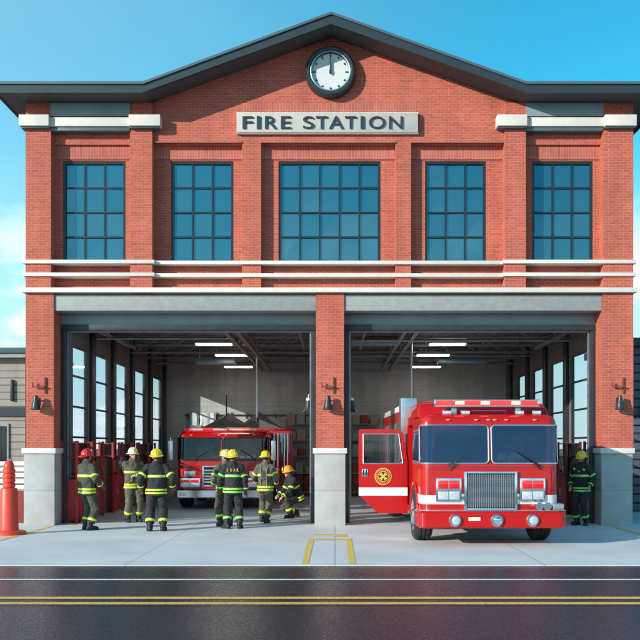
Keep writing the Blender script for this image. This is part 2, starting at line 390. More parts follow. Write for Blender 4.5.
# ------------------------------------------------------------------ fire station
fs = thing('fire_station', 'red brick two storey fire station with pale stone bands, gabled roof and two open bays', 'building', (0, 0, 0))
YB = .62
px = lambda p: (p-335)/42.
pz = lambda p: (525-p)/42.
wins = [(60.4,123.5,3), (169.5,232.5,3), (278,381,5), (426,487.5,3), (534,595.5,3)]
recs = [(52,131,-1), (153,242,0), (261,395.5,0), (411,504,0), (525,602,-1)]
def front(x, z):
    """(Y, material) of the brick front at a cell centre; None = open"""
    P = x*42+335; Q = 525-z*42
    if P < 27 or P > 632: return None
    wing = P < 153 or P > 504
    if Q > 294:
        if P < 55 or (316 < P < 344) or P > 601:
            return (-.1, 0) if Q < 449 else None
        return None
    for (a, b, n) in wins:
        if a < P < b and 158.5 < Q < 261: return None
    for (a, b, w) in recs:
        if a < P < b:
            if 143 < Q < 157: return (.19, 1)
            if w == -1 and Q < 143: return (.12, 0)
            if Q > 157: return (.22, 0)
            return (0., 0)
    return (-.1, 0) if wing else (0., 0)
xs = sorted(set([27,632,55,316,344,601] + [v for r in recs for v in r[:2]] + [v for w in wins for v in w[:2]]))
zs = sorted(set([449,294,289,261,158.5,157,143,105]), reverse=True)
X = [px(v) for v in xs]; Z = [pz(v) for v in zs]
g = MB()
cell = {}
for i in range(len(X)-1):
    for j in range(len(Z)-1):
        cell[i, j] = front((X[i]+X[i+1])/2, (Z[j]+Z[j+1])/2)
def cy(i, j):
    c = cell.get((i, j)); return YB if c is None else c[0]
for i in range(len(X)-1):
    for j in range(len(Z)-1):
        c = cell[i, j]; y = cy(i, j)
        if c:
            g.add([(X[i],y,Z[j]),(X[i+1],y,Z[j]),(X[i+1],y,Z[j+1]),(X[i],y,Z[j+1])], [(0,1,2,3)], c[1], c[1] == 1)
        yr = cy(i+1, j)
        if abs(yr-y) > 1e-5: g.add([(X[i+1],y,Z[j]),(X[i+1],yr,Z[j]),(X[i+1],yr,Z[j+1]),(X[i+1],y,Z[j+1])], [(0,1,2,3)])
        if i == 0 and c: g.add([(X[0],y,Z[j]),(X[0],YB,Z[j]),(X[0],YB,Z[j+1]),(X[0],y,Z[j+1])], [(0,1,2,3)])
        yu = cy(i, j+1) if j+1 < len(Z)-1 else y
        if abs(yu-y) > 1e-5: g.add([(X[i],y,Z[j+1]),(X[i+1],y,Z[j+1]),(X[i+1],yu,Z[j+1]),(X[i],yu,Z[j+1])], [(0,1,2,3)])
# gable
zt = Z[-1]
g.prism([(-4.33,0,zt),(4.02,0,zt),(4.3,0,10.06),(-.09,0,11.6),(-4.5,0,10.06)], (0,YB,0))
g.box(-7.333, -4.34, -.098, YB, zt, 10.02); g.box(4.03, 7.071, -.098, YB, zt, 10.02)
g.build('front_wall', ['brick', 'soldier'], fs, smooth=False, fixn=False)
# recessed blue-grey frieze panels above the cornice
for a, b in ((52,131),(525,602)):
    MB().box(px(a), px(b), -.12, -.1, pz(118), pz(104.9)).build('frieze_panel', 'header', fs)
# thin moulding lines above the soldier courses
for (a, b, w) in recs:
    MB().box(px(a)+.002, px(b)-.002, .0-.035 + (.0), .03, pz(143), pz(141.6)).build('moulding', 'stone' if False else 'soldier', fs) if w == 0 else None
MB().box(px(241), px(416), -.007, -.0015, 9.81, 10.045).build('soldier_course', 'soldier_v', fs, smooth=False)
# rear pavilion side walls, back wall
SW = [(.6,1.15),(3.05,1.15),(5.5,1.15),(8.0,1.15),(10.45,1.15)]
def side_wall(x0, x1, wl, inner, name):
    g = MB(); zb, zt_ = 1.55, 4.38; ys = .62; prev = ys
    for (y, w) in wl:
        if y > prev: g.box(x0, x1, prev, y, 0, 5.3)
        g.box(x0, x1, y, y+w, 0, zb); g.box(x0, x1, y, y+w, zt_, 5.3); prev = y+w
    g.box(x0, x1, prev, 13.3, 0, 5.3)
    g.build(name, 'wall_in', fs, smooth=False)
    # pilasters inside
    for k, (y, w) in enumerate(wl):
        ye = wl[k+1][0] if k+1 < len(wl) else 13.2
        m = (y+w+ye)/2; q = inner
        MB().box(min(q, q+.09*(1 if q < 0 else -1)), max(q, q+.09*(1 if q < 0 else -1)), m-.17, m+.17, .003, 5.28).build('wall_pilaster', 'dark_metal', fs, bevel=.01)
    for (y, w) in wl:
        xm = inner + (-.03 if inner < 0 else .03)
        f = MB()
        f.box(xm-.027, xm+.027, y, y+.06, zb, zt_).box(xm-.027, xm+.027, y+w-.06, y+w, zb, zt_)
        f.box(xm-.027, xm+.027, y+.06, y+w-.06, zb, zb+.06).box(xm-.027, xm+.027, y+.06, y+w-.06, zt_-.06, zt_)
        for zz in (2.1, 2.86, 3.62): f.box(xm-.022, xm+.022, y+.06, y+w-.06, zz-.025, zz+.025)
        fo = f.build('side_window', 'frame', fs)
        MB().box(xm-.006, xm+.006, y+.05, y+w-.05, zb+.05, zt_-.05).build('pane', 'clear', fo, smooth=False)
side_wall(-6.54, -6.45, [(.70,1.35),(2.85,1.45),(5.2,1.5),(7.8,1.6),(10.75,1.6)], -6.45, 'side_wall')
side_wall(6.52, 6.61, [(1.75,1.75),(4.35,1.6),(7.0,1.5),(9.7,1.3)], 6.52, 'side_wall')
g = MB(); g.box(-6.75, -6.451, .62, 13.3, 5.5, 10.0).box(6.521, 6.82, .62, 13.3, 5.5, 10.0)
g.build('upper_side_wall', 'brick', fs, smooth=False)
g = MB(); g.box(-6.75, 6.82, 13.3, 13.6, 0, 10.0); g.build('back_wall', 'block', fs, smooth=False)
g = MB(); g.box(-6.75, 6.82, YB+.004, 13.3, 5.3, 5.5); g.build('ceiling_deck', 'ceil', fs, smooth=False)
# stone piers of the ground storey
for (a, b) in ((27,55),(316,344),(601,629.5)):
    o = MB().box(px(a)-.03, px(b)+.03, -.14, .45, pz(490.6)+.006, pz(453.5)).box(px(a)-.03, px(b)+.03, -.14, .45, .001, pz(490.6)-.006).box(px(a)-.02, px(b)+.02, -.13, .44, pz(490.6)-.006, pz(490.6)+.006).build('stone_base', 'pier_stone', fs, bevel=.006)
    MB().box(px(a)-.07, px(b)+.07, -.19, .45, pz(453.5)+.001, pz(449)+.02).build('base_cap', 'stone', fs, bevel=.012)
    MB().box(px(a)+.01, px(b)-.01, -.09, .60, pz(449)+.022, pz(449)+.03).build('bed_joint', 'stone', fs)
# bands
def band(z0, z1, proud, name):
    segs = [(-7.39, -4.27, -.1-proud), (-4.27, 3.97, -proud), (3.97, 7.13, -.1-proud)]
    for a, b, y in segs:
        MB().box(a+.001, b-.001, y, .215, z0, z1).build(name, 'stone', fs, bevel=.008)
band(pz(264.6), pz(261), .055, 'stone_band')
band(pz(277.2), pz(273.6), .05, 'stone_band')
MB().box(-7.40, 7.14, -.22, .6, pz(293.6), pz(289)).build('stone_band', 'stone', fs, bevel=.01)
# cornices of the wings
for s, (a, b, c, d) in ((-1, (19.5,52,131,160.5)), (1, (497,526,603,636))):
    def cx(p): return (p-335)/42.4
    z0, z1 = 9.42, 9.68
    MB().box(cx(a), px(52 if s < 0 else 525), -.27, .1, z0, z1).box(px(131 if s < 0 else 602), cx(d), -.27, .1, z0, z1).box(px(52 if s < 0 else 525)+.001, px(131 if s < 0 else 602)-.001, -.17, .1, z0+.02, z1-.03).build('cornice', 'stone', fs, bevel=.01)
    MB().box(px(52 if s < 0 else 525)+.004, px(131 if s < 0 else 602)-.004, -.13, .1, z0-.075, z0+.018).build('cornice_trim', 'trim', fs, bevel=.006)
    MB().box(cx(a)+.03, px(52 if s < 0 else 525)-.004, -.22, .1, z0-.035, z0-.001).build('cornice_trim', 'trim', fs, bevel=.005)
    MB().box(px(131 if s < 0 else 602)+.004, cx(d)-.03, -.22, .1, z0-.035, z0-.001).build('cornice_trim', 'trim', fs, bevel=.005)
# upper windows
for (a, b, n) in wins:
    x0, x1, z0, z1 = px(a)+.003, px(b)-.003, pz(261)+.003, pz(158.5)-.003
    f = MB(); y0, y1 = .245, .33; t = .06
    f.box(x0, x0+t, y0, y1, z0, z1).box(x1-t, x1, y0, y1, z0, z1).box(x0+t, x1-t, y0, y1, z0, z0+t).box(x0+t, x1-t, y0, y1, z1-t, z1)
    for k in range(1, n):
        xm = x0+t/2 + (x1-x0-t)*k/n; f.box(xm-.02, xm+.02, y0+.012, y1, z0+t, z1-t)
    for k in range(1, 4):
        zm = z0+t/2 + (z1-z0-t)*k/4; f.box(x0+t, x1-t, y0+.015, y1-.003, zm-.02, zm+.02)
    fo = f.build('window', 'frame', fs)
    pg = MB(); rr_ = random.Random(int(a))
    for k in range(n):
        for q in range(4):
            xa, xb = x0+t/2+(x1-x0-t)*k/n, x0+t/2+(x1-x0-t)*(k+1)/n; za, zb = z0+t/2+(z1-z0-t)*q/4, z0+t/2+(z1-z0-t)*(q+1)/4
            e = [rr_.uniform(-.0045,.0045) for _ in range(3)]; Yc = y0+.05
            p4 = [(xa,Yc+e[0]-e[1],za),(xb,Yc+e[0]+e[1]+e[2],za),(xb,Yc-e[0]+e[1],zb),(xa,Yc-e[0]-e[1],zb)]
            pg.add(p4+[(p[0],Yc+.02,p[2]) for p in p4], [(0,1,2),(0,2,3),(4,7,6,5)])
    pg.build('pane', 'glass_up', fo, smooth=False, fixn=False)
# bay openings
for (a, b) in ((55,316),(344,601)):
    x0, x1 = px(a)+.003, px(b)-.003
    MB().box(x0, x1, -.06, .40, pz(311), pz(295)).build('lintel_panel', 'lintel', fs, bevel=.008)
    MB().box(x0, x1, .401, YB, pz(311)+.06, pz(295)).build('lintel_back', 'dark_metal', fs)
    MB().box(x0, x1, .47, .60, 4.83, 5.09).box(x0, x1, .46, .60, 5.092, 5.115).build('door_header', 'header', fs, bevel=.006)
    t = .13
    MB().box(x0, x1, .43, YB, 4.69, 4.828).box(x0, x0+t, .451, YB, .004, 4.69).box(x1-t, x1, .451, YB, .004, 4.69).build('bay_door_frame', 'dark_metal', fs, bevel=.006)
    MB().box(x0+t+.002, x0+t+.03, .55, .62, .004, 4.68).box(x1-t-.03, x1-t-.002, .55, .62, .004, 4.68).box(x0+t+.03, x1-t-.03, .55, .62, 4.655, 4.688).build('door_track', 'steel', fs)
# roof
def roofprof(o): return [(-7.8+o,10.22-.0),(-4.40,10.22),(-.09,11.82),(4.40,10.22),(7.75-o,10.22)]
top = [(-7.8,10.21),(-4.40,10.21),(-.09,11.81),(4.38,10.21),(7.75,10.21)]
bot = [(7.75,10.02),(4.42,10.02),(-.09,11.60),(-4.44,10.02),(-7.8,10.02)]
roof = MB(); 
for k in range(4):
    a, b = top[k], top[k+1]; c, d = bot[3-k], bot[4-k]
    roof.prism([(a[0],-.7,a[1]),(b[0],-.7,b[1]),(c[0],-.7,c[1]),(d[0],-.7,d[1])], (0,14.6,0))
roof.build('roof', 'soffit', fs, smooth=False)
fa = MB(); tr = MB()
for k in range(4):
    a, b = top[k], top[k+1]; c, d = bot[3-k], bot[4-k]
    def P(p, y, dz=0): return (p[0], y, p[1]+dz)
    fa.prism([P(a,-.79,.015),P(b,-.79,.015),P(c,-.79,-.03),P(d,-.79,-.03)], (0,.088,0))
    tr.prism([P(a,-.83,.03),P(b,-.83,.03),P(b,-.83,-.03),P(a,-.83,-.03)], (0,.039,0))
fa.box(-7.84, -7.801, -.79, 13.9, 9.99, 10.225).box(7.751, 7.79, -.79, 13.9, 9.99, 10.225)
fa.build('fascia', 'fascia', fs, smooth=False); tr.build('drip_edge', 'trim', fs, smooth=False)
# roof steelwork under the deck: joists across, runners along
for Y in (1.6, 3.6, 5.6, 7.6, 9.6, 11.6):
    g = MB(); g.box(-6.45, 6.5, Y-.03, Y+.03, 5.20, 5.29).box(-6.45, 6.5, Y-.03, Y+.03, 4.86, 4.92)
    x = -6.4; k = 0
    while x < 6.3:
        z0, z1 = (4.9, 5.22) if k % 2 == 0 else (5.22, 4.9)
        g.tube([(x,Y,z0),(x+.42,Y,z1)], .016, 6); x += .42; k += 1
    g.build('roof_joist', 'steel', fs)
for X0 in (-2.75, -2.45, 1.75, 2.05):
    g = MB(); g.box(X0-.05, X0+.05, .8, 12.9, 4.72, 4.80).box(X0-.03, X0+.03, .8, 12.9, 4.96, 5.02)
    for Y in (2.6, 4.6, 6.6, 8.6, 10.6): g.box(X0-.015, X0+.015, Y-.02, Y+.02, 4.8, 5.3)
    g.build('door_runner', 'steel', fs)
for X0 in (-5.9, -.9, .75, 5.9):
    g = MB(); g.box(X0-.03, X0+.03, .8, 5.2, 4.72, 4.80)
    for Y in (2.6, 4.8): g.box(X0-.015, X0+.015, Y-.02, Y+.02, 4.8, 5.3)
    g.build('door_runner', 'steel', fs)
for (x0, x1, Y, z, r) in ((-6.3, -2.9, 2.4, 4.72, .035), (-6.3, -.5, 6.6, 4.78, .03), (.5, 6.4, 3.0, 4.74, .035), (.4, 6.4, 7.4, 4.76, .03), (-6.3, 6.4, 10.4, 4.80, .035)):
    MB().cyl((x0,Y,z), (x1,Y,z), r, n=8).build('ceiling_pipe', 'steel', fs)
for (x0, x1, Y, z) in ((-4.6,-3.3,8.6,4.6), (.45,1.7,3.4,4.66), (3.4,5.0,8.6,4.62)):
    g = MB().box(x0, x1, Y-.2, Y+.2, z, z+.16); g.box(x0+.1, x0+.13, Y-.02, Y+.02, z+.16, 5.3).box(x1-.13, x1-.1, Y-.02, Y+.02, z+.16, 5.3)
    g.build('air_duct', 'duct', fs, bevel=.02)

# ------------------------------------------------------------------ ceiling lights
cl = [(-3.41,4.0,'nearest'),(-3.26,7.1,'middle'),(-3.48,11.3,'farthest'),(3.17,4.0,'nearest'),(3.09,7.1,'middle'),(3.30,11.3,'farthest')]
first = None
for i, (x, y, w) in enumerate(cl):
    lab = 'lit white %s of the three ceiling lights in the %s bay' % (w, 'left' if x < 0 else 'right')
    if first is None:
        first = t = thing('ceiling_light', lab, 'light', (x, y, 4.72), 0, 'lit ceiling lights in the two bays')
        MB().box(-.54, .54, -.17, .17, .035, .13).build('housing', 'steel', t, bevel=.02)
        MB().box(-.50, .50, -.13, .13, 0, .033).build('diffuser', 'lamp_white', t, bevel=.015)
        MB().cyl((-.4,0,.13),(-.4,0,.578),.012,n=6).cyl((.4,0,.13),(.4,0,.578),.012,n=6).build('hanger', 'steel', t)
    else:
        t = copy_tree(first); t.location = (x, y, 4.72); t['label'] = lab

# ------------------------------------------------------------------ sign, clock, lamps
t = thing('station_sign', 'long pale grey sign reading FIRE STATION mounted under the gable clock', 'sign', (WX(327.3,-.1), -.002, WZ(132.5,-.1)))
W = 181.5*21.85/924; H = 19.2*21.85/924
MB().box(-W/2, W/2, -.13, 0, 0, H).build('board', 'signboard', t, bevel=.008)
MB().box(-W/2-.015, W/2+.015, -.10, 0, H+.001, H+.025).box(-W/2-.015, W/2+.015, -.10, 0, -.02, -.001).build('edge_trim', 'stone', t)
let = [('F',242.6,253),('I',256.8,260.3),('R',265,277),('E',281,291),('S',303,314),('T',316,327.5),('A',329,343.5),('T',345,356.5),('I',360.6,364.1),('O',369,385),('N',389,402.6)]
for ch, a, b in let:
    k = 924/21.85; x0 = (a-327.3)/k; w = (b-a)/k
    g = MB(); text_mesh(g, ch, x0, -.153, (132.5-129.5)/k, 12.4/k, .022, 0, .004, w)
    g.build('letter', 'letters', t, smooth=False, fixn=False)
t = thing('wall_clock', 'round white dial clock with thick dark rim showing twelve in the gable', 'clock', (WX(330.5,-.1), -.002, WZ(72.5,-.1)))
MB().lathe([(.60,0),(.60,-.12),(.585,-.19),(.55,-.225),(.51,-.225),(.475,-.19),(.47,-.06),(.3,-.05)], axis='y', n=64).build('rim', 'clock_rim', t)
MB().torus((0,-.19,0), .462, .022, 'y', 64, 8).build('inner_ring', 'clock_ring', t)
MB().lathe([(.45,-.07),(.45,-.11),(.44,-.12)], axis='y', n=64).build('dial', 'clock_face', t)
for h in range(12):
    a = 2*PI*h/12; L = .075 if h in (0,3,9,11) else .035; w = .014 if L > .05 else .02; r0 = .385
    d = Vector((math.sin(a),0,math.cos(a))); s_ = Vector((math.cos(a),0,-math.sin(a)))
    c0, c1 = d*(r0-L/2), d*(r0+L/2)
    p = [c0-s_*w, c0+s_*w, c1+s_*w, c1-s_*w]
    MB().prism([(q.x,-.135,q.z) for q in p], (0,.012,0)).build('hour_mark', 'letters', t)
MB().prism([(-.02,-.155,-.05),(.02,-.155,-.05),(.014,-.155,.22),(-.014,-.155,.22)], (0,.012,0)).build('hour_hand', 'letters', t)
MB().prism([(-.014,-.175,-.06),(.014,-.175,-.06),(.008,-.175,.37),(-.008,-.175,.37)], (0,.012,0)).lathe([(.03,-.18),(.03,-.12)], axis='y', n=16).build('minute_hand', 'letters', t)

def bell(sc_=1.):
    return [(.03,.34),(.05,.33),(.055,.26),(.075,.18),(.095,.10),(.105,.03),(.125,.0),(.115,.0),(.09,.04),(.03,.2)]
lampsrc = None
for P_, w in ((39.5,'left'),(328,'centre'),(616.5,'right')):
    loc = (px(P_), -.101, WZ(410,-.2)); lab = 'small black bell shaped lamp low on the brick of the %s pier' % w
    if lampsrc is None:
        lampsrc = t = thing('wall_lamp', lab, 'lamp', loc, 0, 'black bell lamps on the brick piers')
        MB().lathe(bell(), (0,-.17,0), n=20).build('shade', 'dark_metal', t)
        MB().ball((0,-.17,.06), .05, 10, 8).build('bulb', 'bulb', t)
        MB().box(-.04,.04,-.02,0,.12,.30).tube([(0,-.01,.22),(0,-.10,.27),(0,-.15,.33),(0,-.17,.335)], .014, 8).build('arm', 'dark_metal', t)
    else:
        t = copy_tree(lampsrc); t.location = loc; t['label'] = lab
for P_, s in ((308.5,'left'),(351.5,'right')):
    loc = (WX(P_, .75), .75, WZ(412,.75)); sg = 1 if s == 'left' else -1
    t = thing('inner_lamp', 'dark hanging lamp with pale rim just inside the %s bay beside the middle pier' % s, 'lamp', loc, 0, 'lamps hanging inside beside the middle pier')
    MB().lathe([(.03,.30),(.06,.28),(.075,.16),(.11,.05),(.15,0),(.14,0),(.09,.06),(.03,.2)], n=20).build('shade', 'dark_metal', t)
    MB().lathe([(.052,.345),(.062,.285),(.02,.285)], n=16).build('collar', 'white_p', t)
    MB().tube([(0,0,.33),(0,0,.42),(sg*.06,0,.46),(sg*.15,-.05,.46),(sg*.15,-.13,.46)], .012, 8).build('arm', 'steel', t)
bsrc = None
for P_, w in ((41,'left'),(328,'centre'),(616,'right')):
    loc = (px(P_), -.101, pz(387)); lab = 'rusty iron bracket on the brick of the %s pier, above the bell lamp' % w
    if bsrc is None:
        bsrc = t = thing('wall_bracket', lab, 'bracket', loc, 0, 'rusty brackets above the lamps')
        MB().box(.12,.15,-.04,0,-.16,.22).build('back_plate', 'rust', t)
        MB().box(-.15,.119,-.10,-.07,-.02,.01).box(-.15,-.125,-.10,-.07,.01,.10).build('bar', 'rust', t)
        MB().box(.119,.15,-.10,-.041,-.02,.01).build('spacer', 'rust', t)
    else:
        t = copy_tree(bsrc); t.location = loc; t['label'] = lab
# hanging rods
for x, y, z0, w in ((WX(257,7.2),7.2,2.72,'left'),(WX(411.5,3.6),3.6,3.0,'right')):
    t = thing('drop_pole', 'thin grey steel pole hanging from the ceiling over the fire engine in the %s bay' % w, 'pole', (x,y,z0), 0, 'poles hanging over the fire engines')
    MB().cyl((0,0,0),(0,0,5.3-z0),.028,n=10).build('pole', 'alu', t); MB().cyl((0,0,-.06),(0,0,.06),.045,n=12).build('end_cap', 'black', t)

# ------------------------------------------------------------------ racks and interior clutter
def rack(label, group, loc, rz, mat):
    t = thing('equipment_rack', label, 'rack', loc, rz, group)
    g = MB()
    for x in (-.55,.55): g.box(x-.04,x+.04,-.02,.04,0,2.0).box(x-.04,x+.04,.36,.42,0,2.0)
    g.box(-.51,.51,.37,.41,1.1,1.95)
    g.build('frame', mat, t, bevel=.006)
    for z in (1.12,1.58,1.93): MB().box(-.51,.51,0,.40,z,z+.03).build('shelf', mat, t, bevel=.004)
    MB().box(-.50,.50,.02,.36,.06,1.06).build('cabinet', mat, t, bevel=.01)
    for s in (-1,1):
        d = MB().box(min(s*.01,s*.49),max(s*.01,s*.49),-.005,.018,.10,1.02).build('door', mat, t, bevel=.006)
        MB().box(s*.06-.012,s*.06+.012,-.03,-.006,.5,.7).build('handle', 'chrome', d)
    return t
def hosecoil(label, loc, rz, mat='box_tan'):
    t = thing('hose_coil', label, 'hose', loc, rz, 'coiled hoses on the racks')
    for k, rr in enumerate((.17,.12,.07)): MB().torus((0,0,0), rr, .028, 'y', 28, 8).build('loop', mat, t)
    MB().cyl((.17,0,-.05),(.17,0,-.24),.022,n=8).build('nozzle', 'chrome', t)
    return t
def extinguisher(label, loc, rz):
    t = thing('fire_extinguisher', label, 'extinguisher', loc, rz, 'extinguishers standing on the racks')
    MB().lathe([(.02,.0),(.07,.0),(.075,.02),(.075,.28),(.06,.32),(.03,.345),(.025,.37)], n=18).build('cylinder', 'h_red', t)
    MB().box(-.02,.09,-.012,.012,.37,.39).box(-.02,.08,-.012,.012,.41,.425).build('lever', 'black', t)
    MB().tube([(.02,0,.36),(.10,0,.33),(.11,0,.2),(.09,0,.1)], .012, 6).build('hose', 'black', t)
    return t
yl = [1.0, 2.4, 4.65, 7.0, 9.6]
nth = ['first','second','third','fourth','fifth']
for i, y in enumerate(yl):
    x = -6.42 if i else -6.42
    rack('red steel equipment rack along the left wall, %s from the bay opening' % nth[i], 'red racks along the left wall', (-6.26, y, .004), R(90), 'red2')
    hosecoil('tan coiled hose with chrome nozzle on the %s red rack of the left wall' % nth[i], (-6.22, y+.22, 1.40), R(90), ['box_tan','red2','alu','box_tan','red2'][i])
    extinguisher('red extinguisher on the middle shelf of the %s left wall rack' % nth[i], (-6.5+.18, y-.3, 1.158), R(90))
for i, y in enumerate([.95, 3.9, 6.4, 9.0]):
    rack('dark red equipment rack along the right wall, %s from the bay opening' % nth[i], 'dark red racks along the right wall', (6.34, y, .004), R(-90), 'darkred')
    hosecoil('hose coil on the %s dark red rack of the right wall' % nth[i], (6.30, y-.2, 1.40), R(-90), 'box_tan')
    extinguisher('red extinguisher on the %s dark red rack of the right wall' % nth[i], (6.5-.12, y+.28, 1.158), R(-90))
# black pump case by the left jamb
t = thing('pump_case', 'black portable pump case on the floor inside the left jamb', 'case', (WX(72,.75)+.02, .78, .004), R(10))
MB().box(-.17,.17,-.25,.25,.05,.36).build('case', 'black', t, bevel=.03)
MB().tube([(-.1,-.1,.36),(-.1,-.1,.48),(-.1,.1,.48),(-.1,.1,.36)], .015, 8).build('handle', 'steel', t)
for a in (-.17,.17): MB().cyl((a-.02,-.2,.055),(a+.02,-.2,.055),.05,n=14).build('wheel', 'rubber', t)
# rail with hooks on the back wall, cloths hanging
t = thing('wall_rail', 'long dark rail with hooks high on the back wall behind the left fire engine', 'rail', (WX(245,13.2),13.298,WZ(415,13.2)))
MB().box(-2.3,2.5,-.07,-.04,-.02,.02).build('bar', 'dark_metal', t)
for k in range(9):
    x = -2.2+k*.56; MB().box(x-.012,x+.012,-.06,-.0,-.14,.1).build('hook', 'dark_metal', t)
for k,(x,w) in enumerate(((WX(194,13.1),.42),(WX(205,13.1),.5),(WX(213,13.1),.3))):
    g = MB(); n = 14; rings = []
    for j in range(7):
        z = -.08 - j*.09; amp = .03+.01*j
        ring = [(w*(.35+.1*j/6+.04*math.sin(j+k))*math.cos(a), -.05+(.05+amp*.3*math.sin(5*a+k))*math.sin(a)-.06, z+.03*math.sin(3*a+k)) for a in [2*PI*q/n for q in range(n)]]
        rings.append(ring)
    g.rings(rings)
    o = g.build('hanging_cloth', 'cloth_w', None, loc=(x,13.24,WZ(411,13.2)))
    tag(o, ['crumpled pale cloth hanging leftmost on the back wall rail','wide pale cloth hanging between two others on the back wall rail','narrow pale cloth hanging rightmost of three on the back wall rail'][k], 'cloth', 'pale cloths hanging from the back rail')
# storage shelves at the back between the bays
bk = 0
for i, x in enumerate((-1.35, -.1, 1.15)):
    t = thing('storage_shelf', 'tall grey storage shelf against the back wall, %s of three from the left' % nth[i], 'shelf', (x, 12.9, .004), 0, 'grey storage shelves at the back wall')
    g = MB()
    for a in (-.55,.55):
        for b in (-.25,.25): g.box(a-.02,a+.02,b-.02,b+.02,0,3.0)
    g.build('frame', 'steel', t)
    for z in (.15,.85,1.5,2.1,2.7): MB().box(-.53,.53,-.26,.26,z,z+.03).build('shelf', 'steel', t)
    for lv, z in enumerate((.183,.883,1.533,2.133,2.733)):
        xx = -.5
        while xx < .3:
            w = random.uniform(.26,.42); h = random.uniform(.2,.45)
            if lv == 0: h = .6
            mat = random.choice(['box_tan','box_grey','darkred','box_grey','box_tan']) if lv else 'darkred'
            o = MB().box(0,w,-.2,.2,0,h).box(.04,w-.04,-.205,-.2,h*.35,h*.6).box(-.004,w+.004,-.204,.204,h,h+.03).build('storage_box', mat, None, bevel=.01, loc=(x+xx, 12.9, .004+z))
            col = {'box_tan':'tan','box_grey':'grey','darkred':'dark red'}[mat]
            bk += 1
            pos = 'left end' if xx < -.3 else ('middle' if xx < .02 else 'right end')
            tag(o, '%s box, %s, shelf level %d of the %s back wall storage shelf' % (col, pos, lv+1, nth[i]), 'box', 'boxes on the storage shelves')
            xx += w + random.uniform(.03,.08)

# ------------------------------------------------------------------ neighbours, fence, bollard
t = thing('neighbour_house', 'low beige sided house with grey flat eave at the left edge behind the slatted fence', 'building', (-13.72, 4.0, 0))
MB().box(-5,5,.0,4,0,4.35).build('wall', 'siding', t, smooth=False)
MB().box(-5.3,5.15,-.35,4.3,4.47,4.62).build('roof', 'trim', t, bevel=.01)
MB().box(-5.2,5.1,-.28,4.2,4.352,4.468).build('eave_board', 'lintel', t)
MB().box(-5,5.02,-.06,-.002,2.72,2.98).build('dark_strip', 'dark_metal', t)  # dark strip across the house wall above the windows
for x in (3.15,):
    f = MB().box(x+.55,x+1.40,-.05,-.002,1.30,2.52).build('window', 'lintel', t)
    MB().box(x+.62,x+1.33,-.07,-.051,1.38,2.44).build('pane', 'glass_dark', f)
    for q in range(5): MB().box(x+.70+q*.12,x+.715+q*.12,-.085,-.071,1.38,2.44).build('bar', 'dark_metal', f)
f = MB().box(2.0,3.0,-.05,-.002,1.3,2.5).build('window', 'lintel', t); MB().box(2.08,2.92,-.07,-.051,1.38,2.42).build('pane', 'glass_dark', f)
MB().box(4.60,4.68,-.08,-.002,3.15,3.75).build('wall_light', 'dark_metal', t, bevel=.01)
t = thing('slat_fence', 'white horizontal slat fence on a low red brown wall beside the left pier', 'fence', (-14, .62, 0))
MB().box(-7,6.6,0,.2,0,.77).build('low_wall', 'darkred', t, smooth=False)
for k in range(5): MB().box(-7,6.6,.06,.10,.83+k*.145,.92+k*.145).build('slat', 'white_p', t)
for x in (-6,-4,-2,0,2,4,6): MB().box(x-.04,x+.04,.101,.16,.77,1.55).build('post', 'steel', t)
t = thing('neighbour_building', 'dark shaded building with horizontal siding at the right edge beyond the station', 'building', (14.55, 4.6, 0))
MB().box(-6.0,5,0,4.2,0,4.75).build('wall', 'shadow_tinted_siding', t, smooth=False)
MB().box(-6.2,5.2,-.25,4.4,4.752,4.98).build('roof', 'fascia', t, bevel=.01)
for x in (-5.7,-3.7):
    f = MB().box(x,x+1.5,-.05,-.002,.45,2.1).build('window', 'dark_metal', t); MB().box(x+.1,x+1.4,-.07,-.051,.55,2.0).build('pane', 'glass_dark', f)
MB().box(-6.02,5,-.09,-.002,2.5,2.68).build('ledge', 'trim', t)
MB().box(-5.75,-5.6,-.14,-.002,2.75,2.95).build('wall_light', 'black', t, bevel=.01)

t = thing('traffic_bollard', 'tall orange red plastic bollard with ringed top on a round base at the left edge', 'bollard', (WX(9,-2.35), -2.35, 0))
MB().lathe([(.02,0),(.36,0),(.36,.04),(.33,.075),(.21,.095),(.20,.10)], n=40).build('base', 'post', t)
MB().lathe([(.10,.098),(.20,.10),(.195,.14),(.18,.93),(.165,.975),(.13,.99),(.11,.99)], n=32).build('barrel', 'post', t)
prof = [(.10,.99)]
z = .995
for k in range(4):
    prof += [(.105,z),(.128,z+.012),(.130,z+.05),(.128,z+.085),(.108,z+.098)]; z += .102
prof += [(.105,z),(.112,z+.02),(.105,z+.08),(.08,z+.135),(.04,z+.165),(.01,z+.172)]
MB().lathe(prof, n=32).build('ringed_top', 'post', t)

# ------------------------------------------------------------------ fire engines
def ushell(y0, y1, hw, rad, nseg=8):
    """plan outline open at the back: from (-hw,y1) round the front to (hw,y1)"""
    pts = [(-hw, y1)]
    for k in range(nseg+1):
        a = PI + (PI/2)*k/nseg
        pts.append((-hw+rad + rad*math.cos(a), y0+rad + rad*math.sin(a)))
    for k in range(nseg+1):
        a = 1.5*PI + (PI/2)*k/nseg
        pts.append((hw-rad + rad*math.cos(a), y0+rad + rad*math.sin(a)))
    pts.append((hw, y1))
    return pts
def shell_point(s, y0, hw, rad, off):
    """s = arc length from the front centre (+ right); returns (x, y, nx, ny)"""
    flat = hw-rad; sg = 1 if s >= 0 else -1; a = abs(s); arc = rad*PI/2
    if a <= flat: x, y, nx, ny = a, y0, 0, -1
    elif a <= flat+arc:
        t = (a-flat)/rad; x = flat+rad*math.sin(t); y = y0+rad-rad*math.cos(t); nx, ny = math.sin(t), -math.cos(t)
    else: x = hw; y = y0+rad+(a-flat-arc); nx, ny = 1, 0
    return (sg*(x+nx*off), y+ny*off)
def yfront(z): return .30 if z < 1.45 else .30 + (z-1.45)*.09
